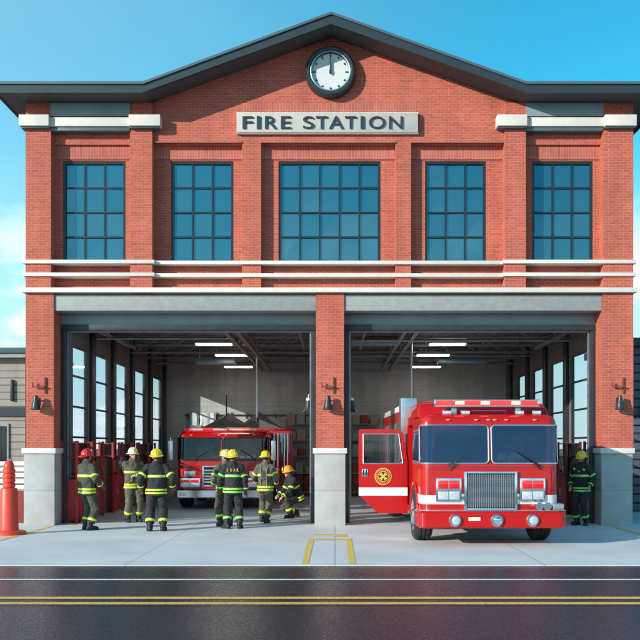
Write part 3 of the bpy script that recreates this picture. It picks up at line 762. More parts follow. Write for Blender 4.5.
def panel(mb, s0, s1, z0, z1, hw, rad, off, cr=.06, nx=24, nz=12, mi=0, th=.012, border=None):
    """rounded panel wrapped on the nose of the cab"""
    def row(z, shrink=0.):
        a, b = s0+shrink, s1-shrink; zz0, zz1 = z0+shrink, z1-shrink; c = max(cr-shrink, .005); d = 0
        if z < zz0+c: d = c - math.sqrt(max(0, c*c-(zz0+c-z)**2))
        if z > zz1-c: d = c - math.sqrt(max(0, c*c-(z-(zz1-c))**2))
        return a+d, b-d
    def grid(z0g, z1g, sh, of):
        zs_ = [z0g + (z1g-z0g)*(.5-.5*math.cos(PI*j/nz)) for j in range(nz+1)]; rows = []
        for z in zs_:
            a, b = row(z, sh)
            rows.append([(*shell_point(a+(b-a)*i/nx, yfront(z), hw, rad, of), z) for i in range(nx+1)])
        return rows
    rows = grid(z0, z1, 0, off); back = grid(z0, z1, 0, off-th)
    n = nx+1; vs = [p for r in rows for p in r] + [p for r in back for p in r]; fs_ = []; o = n*(nz+1)
    for j in range(nz):
        for i in range(nx): fs_.append((j*n+i, j*n+i+1, (j+1)*n+i+1, (j+1)*n+i))
    for i in range(nx): fs_ += [(i, o+i, o+i+1, i+1), (nz*n+i, nz*n+i+1, o+nz*n+i+1, o+nz*n+i)]
    for j in range(nz): fs_ += [(j*n, (j+1)*n, o+(j+1)*n, o+j*n), (j*n+nx, o+j*n+nx, o+(j+1)*n+nx, (j+1)*n+nx)]
    mb.add(vs, fs_, mi)
def wheel(parent, x, y, side, r=.51, w=.34):
    t = MB(); h0, h1 = -w/2, w/2
    prof = [(r*.60,h0+.02),(r*.64,h0),(r*.86,h0-.01),(r*.96,h0+.025),(r,h0+.06),(r,-.06),(r-.02,-.05),(r-.02,-.03),(r,-.02),(r,.02),(r-.02,.03),(r-.02,.05),(r,.06),(r,h1-.06),(r*.96,h1-.025),(r*.86,h1+.01),(r*.64,h1),(r*.60,h1-.02)]
    t.lathe(prof, (x,y,r), 'x', 40)
    w_ = t.build('wheel', 'rubber', parent)
    s = side; f = MB(); e = h1*s
    f.lathe([(r*.62,e-.015*s),(r*.62,e+.008*s),(r*.57,e+.012*s),(r*.52,e-.03*s),(r*.42,e-.07*s),(r*.24,e-.06*s),(r*.22,e+.0*s),(r*.20,e+.03*s),(r*.08,e+.05*s),(.01,e+.05*s)], (x,y,r), 'x', 36)
    for k in range(10):
        a = 2*PI*k/10; f.cyl((x+e-.08*s, y+r*.33*math.cos(a), r+r*.33*math.sin(a)), (x+e-.03*s, y+r*.33*math.cos(a), r+r*.33*math.sin(a)), .02, n=6)
    f.build('rim', 'chrome', w_)
    return w_
def lamp_cluster(parent, cx, y, z0, z1, w, red_top=True):
    b = MB(); h = z1-z0; b.box(cx-w/2, cx+w/2, y, y+.05, z0, z1).box(cx-w/2+.02, cx+w/2-.02, y-.012, y, z0+h*.49, z0+h*.51)
    hs = b.build('headlight', 'chrome', parent, bevel=.012)
    m = MB()
    for k in range(2 if red_top else 1):
        a = cx-w/2+.03 + k*(w-.06)/2; m.box(a+.006, a+(w-.06)/(2 if red_top else 1)-.006, y-.035, y+.01, z0+h*.55, z1-.04)
    m.build('warning_lens', 'lens_red', hs, bevel=.012)
    for k in range(2):
        a = cx-w/2+.03 + k*(w-.06)/2
        MB().box(a+.008, a+(w-.06)/2-.008, y-.035, y+.01, z0+.04, z0+h*.44).build('lens', 'lens_white', hs, bevel=.014)

def engine(label, loc, rz, main=True):
    t = thing('fire_engine', label, 'fire truck', loc, rz, 'red fire engines in the bays')
    HW = 1.30; RAD = .20; L = 10.0 if main else 6.7
    ztop = 2.43 if main else 2.27
    # cab shell ---------------------------------------------------------
    g = MB(); ybk = 1.92
    levels = [(.60,.0),(.66,.0),(1.45,0)]+([(1.56,0),(1.9,0),(2.25,0)] if main else [(1.48,0),(1.8,0),(2.11,0)])+[(ztop-.10,0),(ztop-.02,.03),(ztop+.03,.10),(ztop+.06,.25)]
    rings = []
    for z, ins in levels:
        y0 = yfront(min(z,2.3))+ins
        rings.append([(x, y, z) for x, y in ushell(y0, ybk, HW-ins*.8, RAD, 10)])
    LV = [l[0] for l in levels]; vs = [p for r in rings for p in r]; nn = len(rings[0]); ff = []
    wz0, wz1 = (1.56, 2.25) if main else (1.48, 2.11)
    for k in range(len(rings)-1):
        for i in range(nn-1):
            if LV[k] >= wz0-.01 and LV[k+1] <= wz1+.01 and 5 <= i <= 17: continue
            ff.append((k*nn+i, k*nn+i+1, (k+1)*nn+i+1, (k+1)*nn+i))
    g.add(vs, ff)
    g.box(-.045,.045,.36,.42,1.4,2.33 if main else 2.17)
    g.add(rings[-1], [tuple(range(len(rings[-1])))]); g.add(rings[0], [tuple(range(len(rings[0])))])
    # wheel arches are modelled by the dark liner and the fender lip below
    g.box(-HW+.004, HW-.004, ybk, 3.6, ztop-.12, ztop+.055)             # roof over doors
    g.box(-HW+.004, HW-.004, ybk, 3.6, .50, .62)                        # sill
    g.box(-HW, HW, 2.98, 3.62, .621, ztop-.121)                         # rear cab
    g.box(HW-.06, HW, ybk, 2.98, .621, ztop-.121)                       # far side
    g.build('cab', 'red', t, bevel=0, ang=28)
    if main:
        g = MB(); rr = []
        for z, ins, yo in ((2.44,0,1.02),(2.6,.02,1.12),(2.70,.05,1.25),(2.77,.14,1.45),(2.79,.3,1.7)):
            rr.append([(x,y,z) for x,y in ((-HW+ins,yo),(HW-ins,yo),(HW-ins,3.62-ins*.3),(-HW+ins,3.62-ins*.3))])
        g.rings(rr); g.build('raised_roof', 'red', t, bevel=.05, seg=3)
    # inside: seats, dash behind the door opening
    MB().box(-1.1,-.4,2.2,2.8,.63,1.15).box(-1.1,-.4,2.66,2.84,1.152,1.85).build('seat', 'seat', t, bevel=.05)
    MB().box(-.25,1.2,2.0,2.9,.63,1.3).build('engine_cover', 'black', t, bevel=.04)
    # windshields ---------------------------------------------------------
    gl = 'windshield' if main else 'glass_dark'; gl2 = 'screen_glass' if main else 'screen_dark'
    z0, z1 = (1.55, 2.27) if main else (1.47, 2.13)
    sp = HW-RAD+RAD*PI/2
    for sg in (-1, 1):
        a, b = (.03, sp-.02) if sg > 0 else (-(sp-.02), -.03)
        m = MB(); c_ = .075; path = []
        for (cx_, cz_, a0) in ((b-c_, z1-c_, 0),(a+c_, z1-c_, 90),(a+c_, z0+c_, 180),(b-c_, z0+c_, 270)):
            for q in range(7): an = R(a0+15*q); path.append((cx_+c_*math.cos(an), cz_+c_*math.sin(an)))
        full = []
        for q, p_ in enumerate(path):
            nx_ = path[(q+1) % len(path)]; steps = max(1, int(math.hypot(nx_[0]-p_[0], nx_[1]-p_[1])/.05))
            for u in range(steps): full.append((p_[0]+(nx_[0]-p_[0])*u/steps, p_[1]+(nx_[1]-p_[1])*u/steps))
        full.append(full[0]); pts3 = []
        for s1_, z_ in full:
            x_, y_ = shell_point(s1_, yfront(z_), HW, RAD, .012); pts3.append((x_, y_, z_))
        m.tube(pts3, .017, 8, cap=False)
        wf = m.build('windshield', 'alu' if main else 'black', t)
        m = MB(); panel(m, a, b, z0, z1, HW, RAD, .012, .075, th=.004); m.build('glass', gl2, wf)
        # wiper
        if sg < 0: p0, p1 = (-.80,1.50), (-.42,1.74)
        else: p0, p1 = (.95,1.50), (.50,1.78)
        yy = yfront(1.6)-.05
        wp = MB().tube([(p0[0],yy,p0[1]-.07),(p0[0]*.6+p1[0]*.4,yy-.025,p0[1]*.6+p1[1]*.4)], .012, 6).build('wiper', 'black', t)
        d = Vector((p1[0]-p0[0],0,p1[1]-p0[1])); c = Vector((p0[0]*.6+p1[0]*.4, yy-.0, p0[1]*.6+p1[1]*.4))
        MB().tube([c-d*.42, c+d*.55], .013, 6).build('blade', 'rubber', wp)
    # side windows
    for sg in (-1,1):
        xa = sg*HW; m = MB(); m.box(min(xa,xa+sg*.012),max(xa,xa+sg*.012),.62,1.72,1.55,2.2)
        f = m.build('side_window', 'alu', t, bevel=.004); MB().box(min(xa+sg*.012,xa+sg*.02),max(xa+sg*.012,xa+sg*.02),.66,1.68,1.59,2.16).build('glass', 'clear_dark' if False else gl, f)
        m = MB(); m.box(min(xa,xa+sg*.012),max(xa,xa+sg*.012),3.05,3.5,1.55,2.15); m.build('side_window', gl, t, bevel=.004)
    # cab interior: dash, wheel, seats
    ds = MB().box(-1.12,1.12,.52,.80,1.25,1.52).build('dashboard', 'black', t, bevel=.04)
    MB().box(-.35,.35,.56,.78,1.521,1.60).build('console', 'seat', ds, bevel=.02)
    MB().torus((.62,.86,1.60), .20, .018, 'y', 28, 8).cyl((.62,.80,1.50),(.62,.86,1.60),.03,n=8).box(.44,.80,.85,.87,1.59,1.61).build('steering_wheel', 'black', t)
    for x in (-.62,.62):
        MB().box(x-.26,x+.26,1.35,1.5,1.0,1.95).box(x-.15,x+.15,1.37,1.47,1.96,2.13).build('headrest_seat', 'box_grey', t, bevel=.05)
    MB().box(-1.2,1.2,1.85,1.90,.7,2.2).build('cab_partition', 'seat', t)
    # panel seams
    m = MB()
    for (a_, b_, zz) in ((-1.42,1.42,1.475),(-1.42,1.42,1.44)) if main else ((-1.42,1.42,1.42),): panel(m, a_, b_, zz-.004, zz+.004, HW, RAD, .0022, .001, nx=50, nz=1, th=.002)
    for sx_ in (-1.16,1.16): panel(m, sx_-.004, sx_+.004, .68, 1.43, HW, RAD, .0022, .001, nx=2, nz=8, th=.002)
    m.build('panel_seam', 'black', t)
    m = MB()
    for sx_ in (-1.20,-1.12,1.12,1.20):
        for zz in [.72+.09*q for q in range(8)]:
            x_, y_ = shell_point(sx_, yfront(zz), HW, RAD, .002); m.ball((x_,y_,zz), .007, 6, 4)
    m.build('rivets', 'red', t)
    # stripe ---------------------------------------------------------
    if main:
        m = MB(); panel(m, -(sp+1.25), sp+1.25, .78, .95, HW, RAD, .005, .003, nx=60, nz=1, th=.006); m.build('white_stripe', 'white_p', t)
    # grille ---------------------------------------------------------
    yg = .30
    gz0, gz1, gw = (.66,1.40,.50) if main else (.67,1.29,.58)
    m = MB(); q = .05
    m.box(-gw,-gw+q,yg-.06,yg,gz0,gz1).box(gw-q,gw,yg-.06,yg,gz0,gz1).box(-gw+q,gw-q,yg-.06,yg,gz0,gz0+q).box(-gw+q,gw-q,yg-.06,yg,gz1-q,gz1)
    gr = m.build('grille', 'chrome', t, bevel=.014)
    MB().box(-gw+q,gw-q,yg-.012,yg-.002,gz0+q,gz1-q).build('backing', 'black', gr)
    m = MB()
    if main:
        nxg, nzg = 22, 17
        for i in range(1,nxg):
            x = -gw+q+(2*gw-2*q)*i/nxg; m.box(x-.005,x+.005,yg-.034,yg-.014,gz0+q,gz1-q)
        for j in range(1,nzg):
            z = gz0+q+(gz1-gz0-2*q)*j/nzg; m.box(-gw+q,gw-q,yg-.042,yg-.020,z-.006,z+.006)
    else:
        for j in range(1,6):
            z = gz0+q+(gz1-gz0-2*q)*j/6; m.box(-gw+q,gw-q,yg-.042,yg-.014,z-.022,z+.022)
        for x in (-.2,.05,.25): m.box(x-.012,x+.012,yg-.05,yg-.043,gz0+q,gz1-q)
    m.build('mesh', 'alu', gr)
    # headlights
    if main:
        for sg in (-1,1): lamp_cluster(t, sg*.79, yg-.045, .83, 1.27, .48)
        for sg in (-1,1): MB().box(min(sg*.545,sg*.505),max(sg*.545,sg*.505),yg-.03,yg-.002,.86,.98).build('side_trim', 'chrome', t, bevel=.006)
    else:
        for sg in (-1,1):
            lamp_cluster(t, sg*.93, yg-.045, .66, .92, .58, True)
            MB().box(sg*.93-.16,sg*.93+.16,yg-.02,yg-.002,.98,1.13).box(sg*.93-.1,sg*.93+.1,yg-.03,yg-.021,1.01,1.10).build('badge', 'alu', t, bevel=.01)
    # marker lights on the brow
    for x in ((-.78,-.25,-.02,.10,.32,.86) if main else (-.9,-.1,.1,.9)):
        z = ztop-.06; y = yfront(2.3)+ .0
        MB().ball((x,y-.005,z),(.045,.03,.018),10,6).build('marker_light', 'amber', t)
    # bumper ---------------------------------------------------------
    m = MB(); bz0, bz1 = (.35,.665) if main else (.34,.60); rings = []
    for z, ins in ((bz0,.03),(bz0+.03,0),(bz1-.03,0),(bz1,.03)):
        rings.append([(x,y,z) for x,y in ushell(ins,.75,1.38-ins,.14,6)])
    m.rings(rings, cap=True); bp = m.build('bumper', 'red' if main else 'chrome', t)
    if main:
        m = MB(); m.box(-1.36,1.36,.02,.66,.667,.68); m.build('bumper_deck', 'alu', t, bevel=.004)
        m = MB(); 
        rr = [[(x,y,z) for x,y in ushell(-.008,.70,1.388,.148,6)] for z in (.565,.585)]
        m.rings(rr, cap=True); m.build('bumper_trim', 'red', t)
        for k, x in enumerate((-.71,.07,.73)):
            f = MB().lathe([(.115,0),(.12,-.02),(.105,-.045),(.085,-.045),(.075,-.02),(.02,-.01)], (x,-.002,.50), 'y', 28).build('fog_light', 'chrome', t)
            MB().lathe([(.08,-.02),(.05,-.035),(.01,-.04)], (x,-.002,.50), 'y', 24).build('lens', 'lens_white' if k != 1 else 'chrome', f)
        MB().box(-.46,-.24,-.012,-.001,.49,.56).build('number_plate', 'white_p', t, bevel=.004)
        # chrome horns on the bumper deck
        for x in (.88,1.03): MB().lathe([(.02,0),(.03,-.02),(.04,-.12),(.07,-.17),(.075,-.175)], (x,.25,.75), 'y', 18).build('horn', 'chrome', t)
        MB().box(1.13,1.34,.08,.32,.682,.80).build('siren', 'alu', t, bevel=.02)
    else:
        for x in (-1.1,1.1): MB().box(x-.1,x+.1,-.02,-.002,.41,.53).build('fog_light', 'lens_white', t, bevel=.01)
    # chassis, wheels
    MB().box(-.95,.95,.5,L-.3,.42,.599).build('chassis', 'black', t, bevel=.02)
    for yy, ws in ((1.42,1),(L-2.4 if main else L-1.8,0)):
        for sg in (-1,1):
            # dark arch over the wheel
            xa = sg*(HW+.004)
            m = MB(); n = 20; o1 = []; 
            pts = [(xa, yy+.63*math.cos(PI*k/n), .51+.63*math.sin(PI*k/n)) for k in range(n+1)]
            m.prism([(xa,yy+.63,.36)]+pts+[(xa,yy-.63,.36)], (sg*.004,0,0)); m.build('wheel_arch', 'black', t)
            m = MB(); m.tube([(xa+sg*.01, yy+.64*math.cos(PI*k/n), .51+.64*math.sin(PI*k/n)) for k in range(n+1)], .028, 8); m.build('fender_lip', 'red' if main else 'chrome', t)
            wheel(t, sg*(HW-.13), yy, sg)
    # body ---------------------------------------------------------
    zb = 2.68 if main else 2.30
    m = MB(); m.box(-HW-.03,HW+.03,4.25,L,.56,zb); bd = m.build('body', 'red', t, bevel=.03)
    m = MB(); m.box(-HW-.04,HW+.04,4.22,L+.01,zb+.002,zb+.14); m.build('body_rail', 'white_p' if main else 'alu', t, bevel=.015)
    m = MB(); m.box(-HW-.01,HW+.01,3.63,4.24,.5,2.0).box(-HW-.08,-HW+.28,3.7,4.18,2.002,zb+.28)
    pp = m.build('pump_panel', 'alu', t, bevel=.02)
    for sg in (-1,1):
        for z in (.8,1.15,1.5):
            for y in (3.82,4.05):
                MB().lathe([(.07,0),(.07,sg*.04),(.05,sg*.06),(.01,sg*.06)], (sg*(HW+.01),y,z), 'x', 16).build('outlet', 'chrome', pp)
        y = 4.4
        while y < L-.9:
            xa = sg*(HW+.032); m = MB().box(min(xa,xa+sg*.014),max(xa,xa+sg*.014),y,y+1.05,1.15,zb-.25)
            for k in range(14):
                z = 1.17+k*(zb-1.44)/14; m.box(min(xa+sg*.014,xa+sg*.022),max(xa+sg*.014,xa+sg*.022),y+.02,y+1.03,z,z+.05)
            rd = m.build('roller_shutter', 'alu', bd); MB().box(min(xa+sg*.014,xa+sg*.05),max(xa+sg*.014,xa+sg*.05),y+.3,y+.75,1.12,1.148).build('handle', 'chrome', bd)
            y += 1.2
    # light bar ---------------------------------------------------------
    if main:
        yl_ = .78; z0_ = 2.625; m = MB()
        for x in (-.62,.62): m.box(x-.05,x+.05,yl_-.04,yl_+.04,ztop+.05,z0_)
        m.box(-1.0,1.0,yl_-.14,yl_+.14,z0_,z0_+.03); lb = m.build('light_bar', 'alu', t, bevel=.006)
        MB().box(-.98,.98,yl_-.12,yl_+.12,z0_+.031,z0_+.125).build('red_dome', 'beacon_dim', lb, bevel=.02)
        MB().box(-.985,.985,yl_-.13,yl_+.13,z0_+.126,z0_+.14).build('dome_rim', 'alu', lb)
        for x in (-1.0,1.0): MB().box(x-.02,x+.02,yl_-.13,yl_+.13,z0_+.01,z0_+.15).build('end_cap', 'chrome', lb, bevel=.008)
        for x in (-.52,-.03,.56): MB().box(x-.09,x+.09,yl_-.135,yl_-.122,z0_+.045,z0_+.112).build('lit_lamp', 'beacon', lb, bevel=.006)
        for x in (-.78,-.42,.62,.95):
            f = MB().box(x-.09,x+.09,.60,.70,ztop+.05,ztop+.13).build('roof_lamp', 'chrome', t, bevel=.015); MB().box(x-.07,x+.07,.58,.598,ztop+.065,ztop+.115).build('lens', 'lens_white', f)
        MB().tube([(-.3,.66,ztop+.07),(-.3,.62,ztop+.12),(.35,.62,ztop+.12),(.35,.66,ztop+.07)], .012, 6).build('roof_rail', 'chrome', t)
    else:
        m = MB().box(-1.12,1.5,.62,.9,ztop+.06,ztop+.17); lb = m.build('light_bar', 'lens_red', t, bevel=.02)
        for x in (-.8,-.1,.35,.75): MB().box(x-.2,x+.2,.605,.619,ztop+.09,ztop+.14).build('lens', 'lens_white' if x != .75 else 'amber', lb)
        MB().box(-1.2,1.32,.50,1.0,ztop+.035,ztop+.075).build('roof_visor', 'red', t, bevel=.01)
        for sg in (-1,1):
            m = MB(); x = sg*1.47
            m.tube([(sg*1.28,.42,2.12),(x,.22,2.12),(x,.22,1.25),(sg*1.28,.42,1.22)], .016, 8)
            mi = m.build('mirror', 'chrome', t); MB().box(x-.07,x+.07,.16,.22,1.45,2.05).build('mirror_head', 'alu', mi, bevel=.03)
        for k, x in enumerate((1.40,1.50,1.70,1.80)):
            MB().cyl((x,1.95+k*.05,1.2),(x,1.95+k*.05,2.3),.035,n=10).build('grab_rail', 'chrome', t)
        MB().box(1.33,1.94,2.2,3.3,.6,2.40).build('side_locker', 'red', t, bevel=.02)
        MB().box(1.2,1.98,2.15,3.4,2.401,2.47).build('locker_rail', 'darkred', t, bevel=.01)
        MB().box(1.58,1.86,2.17,2.199,1.5,2.3).build('locker_window', 'glass_up', t)
        MB().box(1.40,1.86,2.175,2.199,.75,1.38).build('locker_door', 'darkred', t, bevel=.01)
        # grey tarpaulin humps on the hose bed
        for cx_, w, h in ((-.30,1.05,.62),(.75,.95,.66)):
            g = MB(); rings = []
            for j in range(9):
                y = 4.3 + j*(L-4.5)/8; e = math.sin(PI*(j+.7)/9.4)**.35
                ring = []
                for k in range(13):
                    u = -1+k/6; x = cx_+u*w; z = zb+.14 + max(0,h*e*(1-abs(u))**1.15)
                    ring.append((x, y, z))
                ring += [(cx_+w,y,zb+.10),(cx_-w,y,zb+.10)]
                rings.append(ring)
            g.rings(rings); g.build('tarpaulin', 'tarp', t)
        MB().cyl((-.30,4.6,zb+.5),(-.30,4.6,zb+1.35),.02,n=8).build('antenna', 'dark_metal', t)
        MB().cyl((-1.15,.9,ztop+.05),(-1.15,.9,ztop+.32),.02,.008,n=8).build('antenna', 'red', t)
    # doors ---------------------------------------------------------
    def door(parent):
        """door in its own frame: hinge at x=0, leaf towards -x, outer face -y"""
        m = MB(); W_ = 1.06; d0, d1 = -.03, .03
        zt_ = 2.24; zw0, zw1 = 1.50, 2.14
        # outline with cut lower corner; built of pieces round the window
        m.prism([(-W_,d0,.98),(-.0,d0,.98),(-.0,d0,zw0),(-W_,d0,zw0)], (0,.06,0))
        m.prism([(-W_+.0,d0,.98),(-W_,d0,.82),(-W_+.42,d0,.42),(0,d0,.42),(0,d0,.98)], (0,.06,0))
        m.prism([(-W_,d0,zw0),(-W_+.10,d0,zw0),(-W_+.10,d0,zw1),(-W_,d0,zw1)], (0,.06,0))
        m.prism([(-.10,d0,zw0),(0,d0,zw0),(-.09,d0,zw1),(-.19,d0,zw1)], (0,.06,0))
        m.prism([(-W_,d0,zw1),(-.09,d0,zw1),(-.14,d0,zt_-.03),(-.2,d0,zt_),(-W_+.03,d0,zt_),(-W_,d0,zt_-.03)], (0,.06,0))
        dr = m.build('open_door', 'red', parent)
        dr['label'] = 'red cab door swung open with round gold crest and white stripe'
        f = MB()
        a = [(-W_+.10,zw0),(-.10,zw0),(-.19,zw1),(-W_+.10,zw1)]
        for k in range(4):
            p, q = a[k], a[(k+1)%4]; f.tube([(p[0],d0-.003,p[1]),(q[0],d0-.003,q[1])], .013, 6)
        f.build('window_trim', 'alu', dr)
        MB().prism([(p[0],0,p[1]) for p in a], (0,.008,0)).build('window', 'clear_dark2', dr)
        MB().box(-W_+.001,-.001,d0-.006,d0-.001,.80,.98).build('white_stripe', 'white_p', dr)
        h = MB().box(-W_+.07,-W_+.20,d0-.008,d0-.001,1.22,1.38).build('handle', 'chrome', dr, bevel=.004); 
        MB().box(-W_+.09,-W_+.12,d0-.03,d0-.009,1.24,1.36).box(-W_+.15,-W_+.18,d0-.03,d0-.009,1.24,1.36).build('handle_grip', 'black', dr, bevel=.005)
        # round crest
        cx_, cz_ = -.53, 1.22
        m = MB().lathe([(.185,0),(.185,-.006),(.01,-.006)], (cx_,d0-.001,cz_), 'y', 36); m.build('crest', 'gold', dr)
        MB().lathe([(.165,0),(.165,-.004),(.01,-.004)], (cx_,d0-.0075,cz_), 'y', 36).build('crest_field', 'red2', dr)
        m = MB()
        for k in range(22):
            a_ = 2*PI*k/22; c = Vector((cx_+.143*math.cos(a_),0,cz_+.143*math.sin(a_)))
            m.box(c.x-.007,c.x+.007,d0-.016,d0-.0117,c.z-.011,c.z+.011)
        m.lathe([(.118,0),(.118,-.004),(.01,-.004)], (cx_,d0-.0118,cz_), 'y', 30)
        m.build('crest_ring', 'gold', dr)
        MB().lathe([(.104,0),(.104,-.004),(.01,-.004)], (cx_,d0-.0162,cz_), 'y', 30).build('crest_centre', 'black', dr)
        m = MB()
        for k in range(4):
            a_ = PI/4+PI/2*k; d = Vector((math.cos(a_),0,math.sin(a_))); s_ = Vector((-d.z,0,d.x)); c = Vector((cx_,d0-.0206,cz_))
            pts = [c+d*.015-s_*.012, c+d*.082-s_*.042, c+d*.092, c+d*.082+s_*.042, c+d*.015+s_*.012]
            m.prism([tuple(p) for p in pts], (0,-.004,0))
        m.lathe([(.034,0),(.034,-.004),(.005,-.004)], (cx_,d0-.0255,cz_), 'y', 20)
        m.build('crest_cross', 'gold', dr)
        return dr
    if main:
        dr = door(t); dr.location = (-HW-.0, 2.98, 0); dr.rotation_euler = (0,0,R(-1.2))
    else:
        xa = -HW; MB().box(xa,xa+.05,1.92,2.98,.62,ztop-.12).build('door', 'red', t, bevel=.01)
    return t
M['clear_dark2'] = clear('door_glass', (.80, .84, .86), .07)
e1 = engine('large red fire engine with lit light bar and open crested door nosing out', (2.93, -4.9, 0), R(1.1), True)
e2 = engine('red fire engine with chrome bumper and grey tarpaulins parked deep in the left bay', (WX(221.5,5.3), 5.3, .003), R(1.0), False)
e2.scale = (1.04, 1, 1)

# ------------------------------------------------------------------ people
def ik(a, b, l1, l2, pole):
    a, b = Vector(a), Vector(b); d = b-a; L = min(d.length, (l1+l2)*.999); d.normalize()
    x = (l1*l1-l2*l2+L*L)/(2*L); h = math.sqrt(max(0, l1*l1-x*x))
    p = Vector(pole); p = (p-d*p.dot(d)).normalized()
    return a+d*x+p*h, a+d*L
def wrinkle(o, amp):
    me = o.data; seed = len(bpy.data.objects)*.37
    nv = []
    for v in me.vertices:
        c = v.co; q = Vector((c.x*9+seed, c.y*9, c.z*15+c.x*6)); q2 = Vector((c.x*22, c.y*22+seed, c.z*30))
        nv.append(c + v.normal*(amp*(1-2*abs(mnoise.noise(q)))*.8 - amp*.35 + amp*.4*mnoise.noise(q2)))
    for v, c in zip(me.vertices, nv): v.co = c
    me.update()
def person(label, loc, rz, cloth, pants, helmet, stripe='lime', hands=((-.30,-.02,.86),(.30,-.02,.86)), lean=0., hipz=.94,
           feet=((-.12,0,0),(.12,0,0)), toe=((-.1,-1),(.1,-1)), head_yaw=0., head_pitch=0., extra=None, glove='glove', scale=1., girth=1., face=False):
    """local frame: the person faces -Y, x>0 is their left"""
    t = thing('person', label, 'person', loc, rz, 'firefighters in turnout gear'); t.scale = (scale*girth, scale*girth, scale)
    hip = Vector((0,0,hipz)); Rm = Matrix.Rotation(lean, 4, 'X')      # lean>0 tips forward (towards -Y)
    def U(p): return hip + (Rm @ (Vector(p)-Vector((0,0,.94))))
    # legs
    legs = []
    for k, f in enumerate(feet):
        sx = -1 if k == 0 else 1
        h = U((sx*.095,0,.90)); ank = Vector((f[0],f[1],f[2]+.11))
        kn, an = ik(h, ank, .43, .41, (sx*.12,-1,0)); legs.append((h,kn,an))
    arms = []
    for k, hd in enumerate(hands):
        sx = -1 if k == 0 else 1
        s = U((sx*.185,.0,1.425)); tgt = U(hd)
        el, wr = ik(s, tgt, .29, .27, (sx*.6,.8,-.3)); arms.append((s,el,wr))
    # ---- body
    b = MB()
    hc = U((0,-.01,1.655)); HR = Rm.to_3x3() @ Matrix.Rotation(head_yaw,3,'Z') @ Matrix.Rotation(head_pitch,3,'X')
    def Hd(p): return hc + HR @ Vector(p)
    def hball(c, r):
        c = Vector(c); rings = []
        for j in range(1, 10):
            th = PI*j/10; rings.append([Hd((c.x+r[0]*math.sin(th)*math.cos(2*PI*q/14), c.y+r[1]*math.sin(th)*math.sin(2*PI*q/14), c.z-r[2]*math.cos(th))) for q in range(14)])
        b.rings(rings)
    hball((0,.01,.02),(.076,.095,.10)); hball((0,-.025,-.045),(.056,.065,.07)); hball((0,-.098,-.02),(.014,.02,.026)); hball((0,-.085,-.062),(.024,.014,.009))
    hball((-.077,.01,-.01),(.012,.02,.032)); hball((.077,.01,-.01),(.012,.02,.032)); hball((0,-.072,-.095),(.026,.022,.02))
    b.tube([U((0,.01,1.45)),U((0,0,1.60))],[.062,.056],14,round_=True)
    b.tube([U((0,0,.92)),U((0,0,1.15)),U((0,0,1.36)),U((0,0,1.43))],[.105,.10,.10,.07],16,round_=True)
    for (s,el,wr) in arms:
        b.tube([U((0,0,1.42)),s],[.07,.06],10,round_=True); b.tube([s,el,wr],[.052,.044,.032],12,round_=True)
        d = (wr-el).normalized(); side = d.cross(Vector((0,0,1)));
        if side.length < .3: side = Vector((0,-1,0)) - d*(-d.y)
        side.normalize(); nrm = d.cross(side).normalized()
        palm = wr+d*.06
        b.tube([wr, wr+d*.05, wr+d*.095],[.028,.036,.034],12,round_=True,up=nrm)
        for q, (o, ln) in enumerate(((-.030,.070),(-.010,.082),(.010,.078),(.030,.060))):
            p0 = wr+d*.09+side*o; p1 = p0+d*ln*.5+nrm*.006; p2 = p1+d*ln*.40+nrm*.03; b.tube([p0-d*.02,p0,p1,p2],[.010,.0105,.0095,.008],8,round_=True)
        b.tube([wr+d*.03-side*.02, wr+d*.065-side*.05+nrm*.01, wr+d*.10-side*.052+nrm*.022],[.013,.011,.009],8,round_=True)
    for (h,kn,an) in legs: b.tube([h,kn,an],[.085,.058,.045],12,round_=True)
    body = b.build('body', 'skin', t, remesh=.008, smoothit=2)
    if glove != 'skin':      # gloves: slightly larger hands over the body
        for (s,el,wr) in arms:
            g = MB(); d = (wr-el).normalized(); side = d.cross(Vector((0,0,1)))
            if side.length < .3: side = Vector((0,-1,0)) - d*(-d.y)
            side.normalize(); nrm = d.cross(side).normalized()
            g.tube([wr-d*.03, wr+d*.03, wr+d*.095],[.046,.044,.042],12,round_=True)
            for q, (o, ln) in enumerate(((-.033,.070),(-.011,.082),(.011,.078),(.033,.060))):
                p0 = wr+d*.09+side*o; p1 = p0+d*ln*.5+nrm*.006; p2 = p1+d*ln*.42+nrm*.03; g.tube([p0-d*.02,p0,p1,p2],[.0145,.0145,.0135,.012],8,round_=True)
            g.tube([wr+d*.03-side*.02, wr+d*.065-side*.055+nrm*.01, wr+d*.10-side*.058+nrm*.022],[.018,.0155,.0135],8,round_=True)
            g.build('glove', glove, t, remesh=.006, smoothit=1)
    # eyes and hair
    for sx in (-1,1):
        e = MB(); e.ball((0,0,0),.011,8,6); eo = e.build('eye', 'black', t); eo.location = Hd((sx*.03,-.088,.0))
    hr = MB(); rings = []
    for j in range(2,8):
        th = PI*j/10; rings.append([Hd((.084*math.sin(th)*math.cos(2*PI*q/16), .03+.088*math.sin(th)*math.sin(2*PI*q/16), .015+.10*math.cos(th))) for q in range(16)])
    hr.rings(rings); hr.build('hair', 'hair', t)
    # ---- jacket
    j = MB()
    prof = [(.80,.222,.168),(.90,.218,.165),(1.02,.205,.155),(1.18,.215,.158),(1.32,.228,.155),(1.41,.222,.140),(1.465,.185,.12),(1.51,.12,.105),(1.53,.09,.09)]
    def ring(z, rx, ry, n=22, wob=0., oy=0.):
        return [U((rx*(1+wob*math.sin(3*a+z*23))*math.cos(a), oy+ry*(1+wob*math.sin(4*a+z*31))*math.sin(a), z)) for a in [2*PI*k/n for k in range(n)]]
    j.rings([ring(*p, wob=.035) for p in prof])
